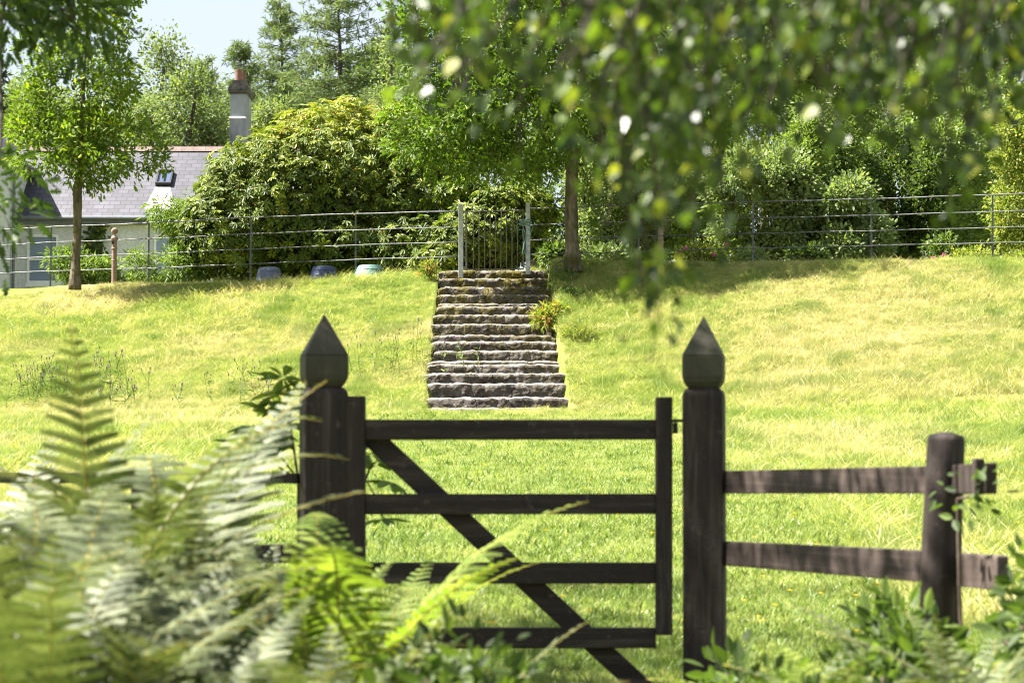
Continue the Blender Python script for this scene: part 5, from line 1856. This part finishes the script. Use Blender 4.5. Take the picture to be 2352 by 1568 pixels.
# seedling beside the left post
base = G(690, 9.2)
root = empty('rhododendron_seedling', base, 'young rhododendron seedling with upright leaf rosettes leaning left of the pointed post', 'shrub')
P_ = np.array([W(u - 12 if u < 700 else u, v - 8, 9.1) for u, v in ((655, 905), (640, 930), (668, 940), (650, 880), (600, 1010), (575, 1030), (560, 1060), (618, 1030), (640, 1000), (665, 990), (560, 1030), (600, 1055), (690, 1030), (645, 915), (662, 875), (630, 950), (590, 990), (625, 1010), (580, 1050), (850, 1050), (862, 1075), (900, 1115), (875, 1200), (855, 1030))])
O_ = np.tile([0, 0, 1.0], (len(P_), 1))
link('foliage', leaves_mesh('foliage', *whorls(P_, O_, g8, .1, 7, 10, droop=.1), 'rhod'), M['willowy'], root)
b = MB()
for (ua, va) in ((655, 905), (600, 1010), (560, 1040), (665, 990), (862, 1060), (880, 1190)):
    p = W(ua, va, 9.1); m1 = W(685 if ua < 700 else 840, 1100, 9.15)
    b.tube([tuple(base), tuple(m1), tuple((m1 + p) / 2 + Vector((0, 0, .015))), tuple(p)], [.007, .005, .004, .003], 6)
b.build('stems', M['twig'], root, smooth=True)

# --- overhead tree at the left: shades the gate, dark leaves in the top left corner
g9 = np.random.default_rng(109)
base = (-4.6, 9.5, float(gz(-4.6, 9.5)))
path = [(base[0], base[1], base[2] - .3), (-4.55, 9.5, .4), (-4.4, 9.4, 1.6), (-4.0, 9.3, 2.8), (-3.7, 9.2, 4.0), (-3.6, 9.1, 5.2)]
root = empty('beech_tree', base, 'dark leafy boughs of a near tree entering at the top left corner', 'tree')
trunk_part(path, [.2, .17, .15, .13, .1, .06], M['bark_dark'], root)
PT = []
def ell(c, r, n, bias=.6):
    for _ in range(n):
        d = g9.normal(size=3); d /= np.linalg.norm(d)
        PT.append(np.array(c) + d * np.array(r) * g9.uniform() ** bias)
ell((-3.5, 8.6, 4.3), (2.4, 1.5, .9), 900)
ell((-2.2, 8.0, 4.6), (1.9, 1.6, .8), 360)
ell((-3.9, 6.4, 3.6), (1.3, 1.3, .7), 150)
ell((-2.7, 5.0, 2.5), (.9, 1.2, .35), 110)
ell((-3.2, 10.4, 4.5), (2.0, .9, .6), 420)
ell((-3.1, 11.9, 4.4), (1.8, .5, .4), 130)
for (u, v, y_, ru, rv, n_) in ((80, -12, 9.0, 120, 34, 46), (185, 30, 8.8, 36, 26, 11), (-5, 480, 8.2, 20, 50, 10), (-10, 60, 8.6, 22, 36, 8), (22, 560, 8.2, 8, 14, 2)):
    c = W(u, v, y_); ell(tuple(c), (S(ru, y_), .4, S(rv, y_)), n_)
PT = np.array(PT)
PT = PT[[mnoise.noise(Vector(p) * 1.1) > -.22 for p in PT]]
arr, segs, rad = skeleton(path, PT, .12, .004, 3, gen=g9)
link('limbs', seg_mesh('limbs', arr, segs, rad), M['bark_dark'], root)
Oo = unit(PT - np.array([-3.6, 9.0, 4.2]))
link('crown', leaves_mesh('crown', *tuft_leaves(PT, Oo, 14, .13, .06, g9, .6, .2, .5), 'oak'), M['shade'], root)

# --- birch at the right: trunk outside the frame, curtains of hanging twigs
base = (2.9, 5.2, float(gz(2.9, 5.2)))
root = empty('birch_tree', base, 'hanging birch twigs with small dark leaves, blurred across the top right', 'tree')
path = [(2.9, 5.2, base[2] - .3), (2.85, 5.1, .5), (2.7, 4.9, 1.6), (2.4, 4.6, 2.4), (2.1, 4.4, 3.0)]
trunk_part(path, [.13, .11, .09, .07, .05], M['bark_dark'], root)
VU = [940, 1000, 1100, 1200, 1300, 1380, 1450, 1500, 1550, 1620, 1700, 1800, 1900, 2000, 2100, 2200, 2300, 2420]
VM = [290, 320, 330, 400, 370, 400, 520, 560, 520, 520, 420, 330, 350, 330, 380, 400, 330, 320]
PP, DD, NN, LL, TT = [], [], [], [], []
tw = MB()
strands = []
for i in range(150):
    u = g9.uniform(930, 2450) if i > 45 else g9.uniform(1350, 2400)
    y_ = g9.uniform(2.7, 4.0)
    vend = np.interp(u, VU, VM) * g9.uniform(.35, 1.0) - 20
    strands.append((u, y_, vend))
strands += [(1478, 3.4, 835), (1490, 3.4, 760), (1470, 3.5, 700), (1600, 3.2, 600), (1640, 3.3, 560), (1360, 3.0, 385), (1350, 3.0, 400), (1220, 3.2, 400), (1500, 3.6, 690), (1530, 3.3, 560), (2150, 3.4, 500), (2230, 3.4, 420), (1440, 3.2, 620), (1410, 3.3, 520)]
for (u, y_, vend) in strands:
    lng = vend > 450
    p1 = np.array(W(u, vend, y_))
    p0_ = np.array(W(u + g9.uniform(-60, 60) + (25 if not lng else 0), -120, y_))
    n_ = max(6, int(np.linalg.norm(p1 - p0_) / .032))
    pts = []
    ph = g9.uniform(0, 6.28)
    for k in range(n_ + 1):
        t_ = k / n_
        p = p0_ + (p1 - p0_) * t_ + np.array([.02 * math.sin(t_ * 5 + ph), .02 * math.cos(t_ * 4 + ph), 0])
        pts.append(tuple(p))
        for _ in range(g9.integers(1, 4)):
            if lng and t_ < .3 and g9.uniform() < .4: continue
            off = g9.normal(size=3) * np.array([.022, .022, .012])
            PP.append(p + off)
            DD.append(np.array([g9.normal() * .6, g9.normal() * .6, -.8])); NN.append(g9.normal(size=3) + [0, -.3, .5])
            LL.append(g9.uniform(.02, .031)); TT.append(g9.uniform())
    tw.tube(pts, list(np.linspace(.003, .0012, len(pts))), 4)
# boughs above the frame that carry the twigs
for (xe, ye) in ((-.3, 3.2), (.1, 4.2), (.6, 3.4), (.9, 4.6), (1.3, 3.6)):
    tw.tube([(2.3, 4.5, 2.7), ((2.3 + xe) / 2, (4.5 + ye) / 2, 1.9), (xe, ye, ye * .21 + .28)], [.035, .02, .006], 6)
# further foliage above the frame: shades the ferns and the right hand fence
QP = []
for (c, r_, n_) in (((-.4, 3.9, 2.2), (1.6, 1.2, .5), 760), ((-.9, 7.9, 3.8), (1.6, 1.5, .7), 330), ((.9, 6.6, 3.2), (1.3, 1.5, .6), 170)):
    for _ in range(n_):
        d = g9.normal(size=3); d /= np.linalg.norm(d)
        p = np.array(c) + d * np.array(r_) * g9.uniform() ** .6
        if p[2] > p[1] * .21 + .12 and mnoise.noise(Vector(p) * 1.3) > -.15: QP.append(p)
QP = np.array(QP)
arr, segs, rad = skeleton(path, QP, .06, .003, 3, gen=g9)
link('limbs', seg_mesh('limbs', arr, segs, rad), M['bark_dark'], root)
tw.build('twigs', M['bark_dark'], root)
a_ = tuft_leaves(QP, unit(QP - QP.mean(0)), 12, .12, .045, g9, .6, .4, .5)
PP, DD, NN, LL, TT = [np.concatenate([np.array(q1), q2]) for q1, q2 in zip((PP, DD, NN, LL, TT), a_)]
link('leaves', leaves_mesh('leaves', PP, DD, NN, LL, TT, 'birch'), M['birch'], root)
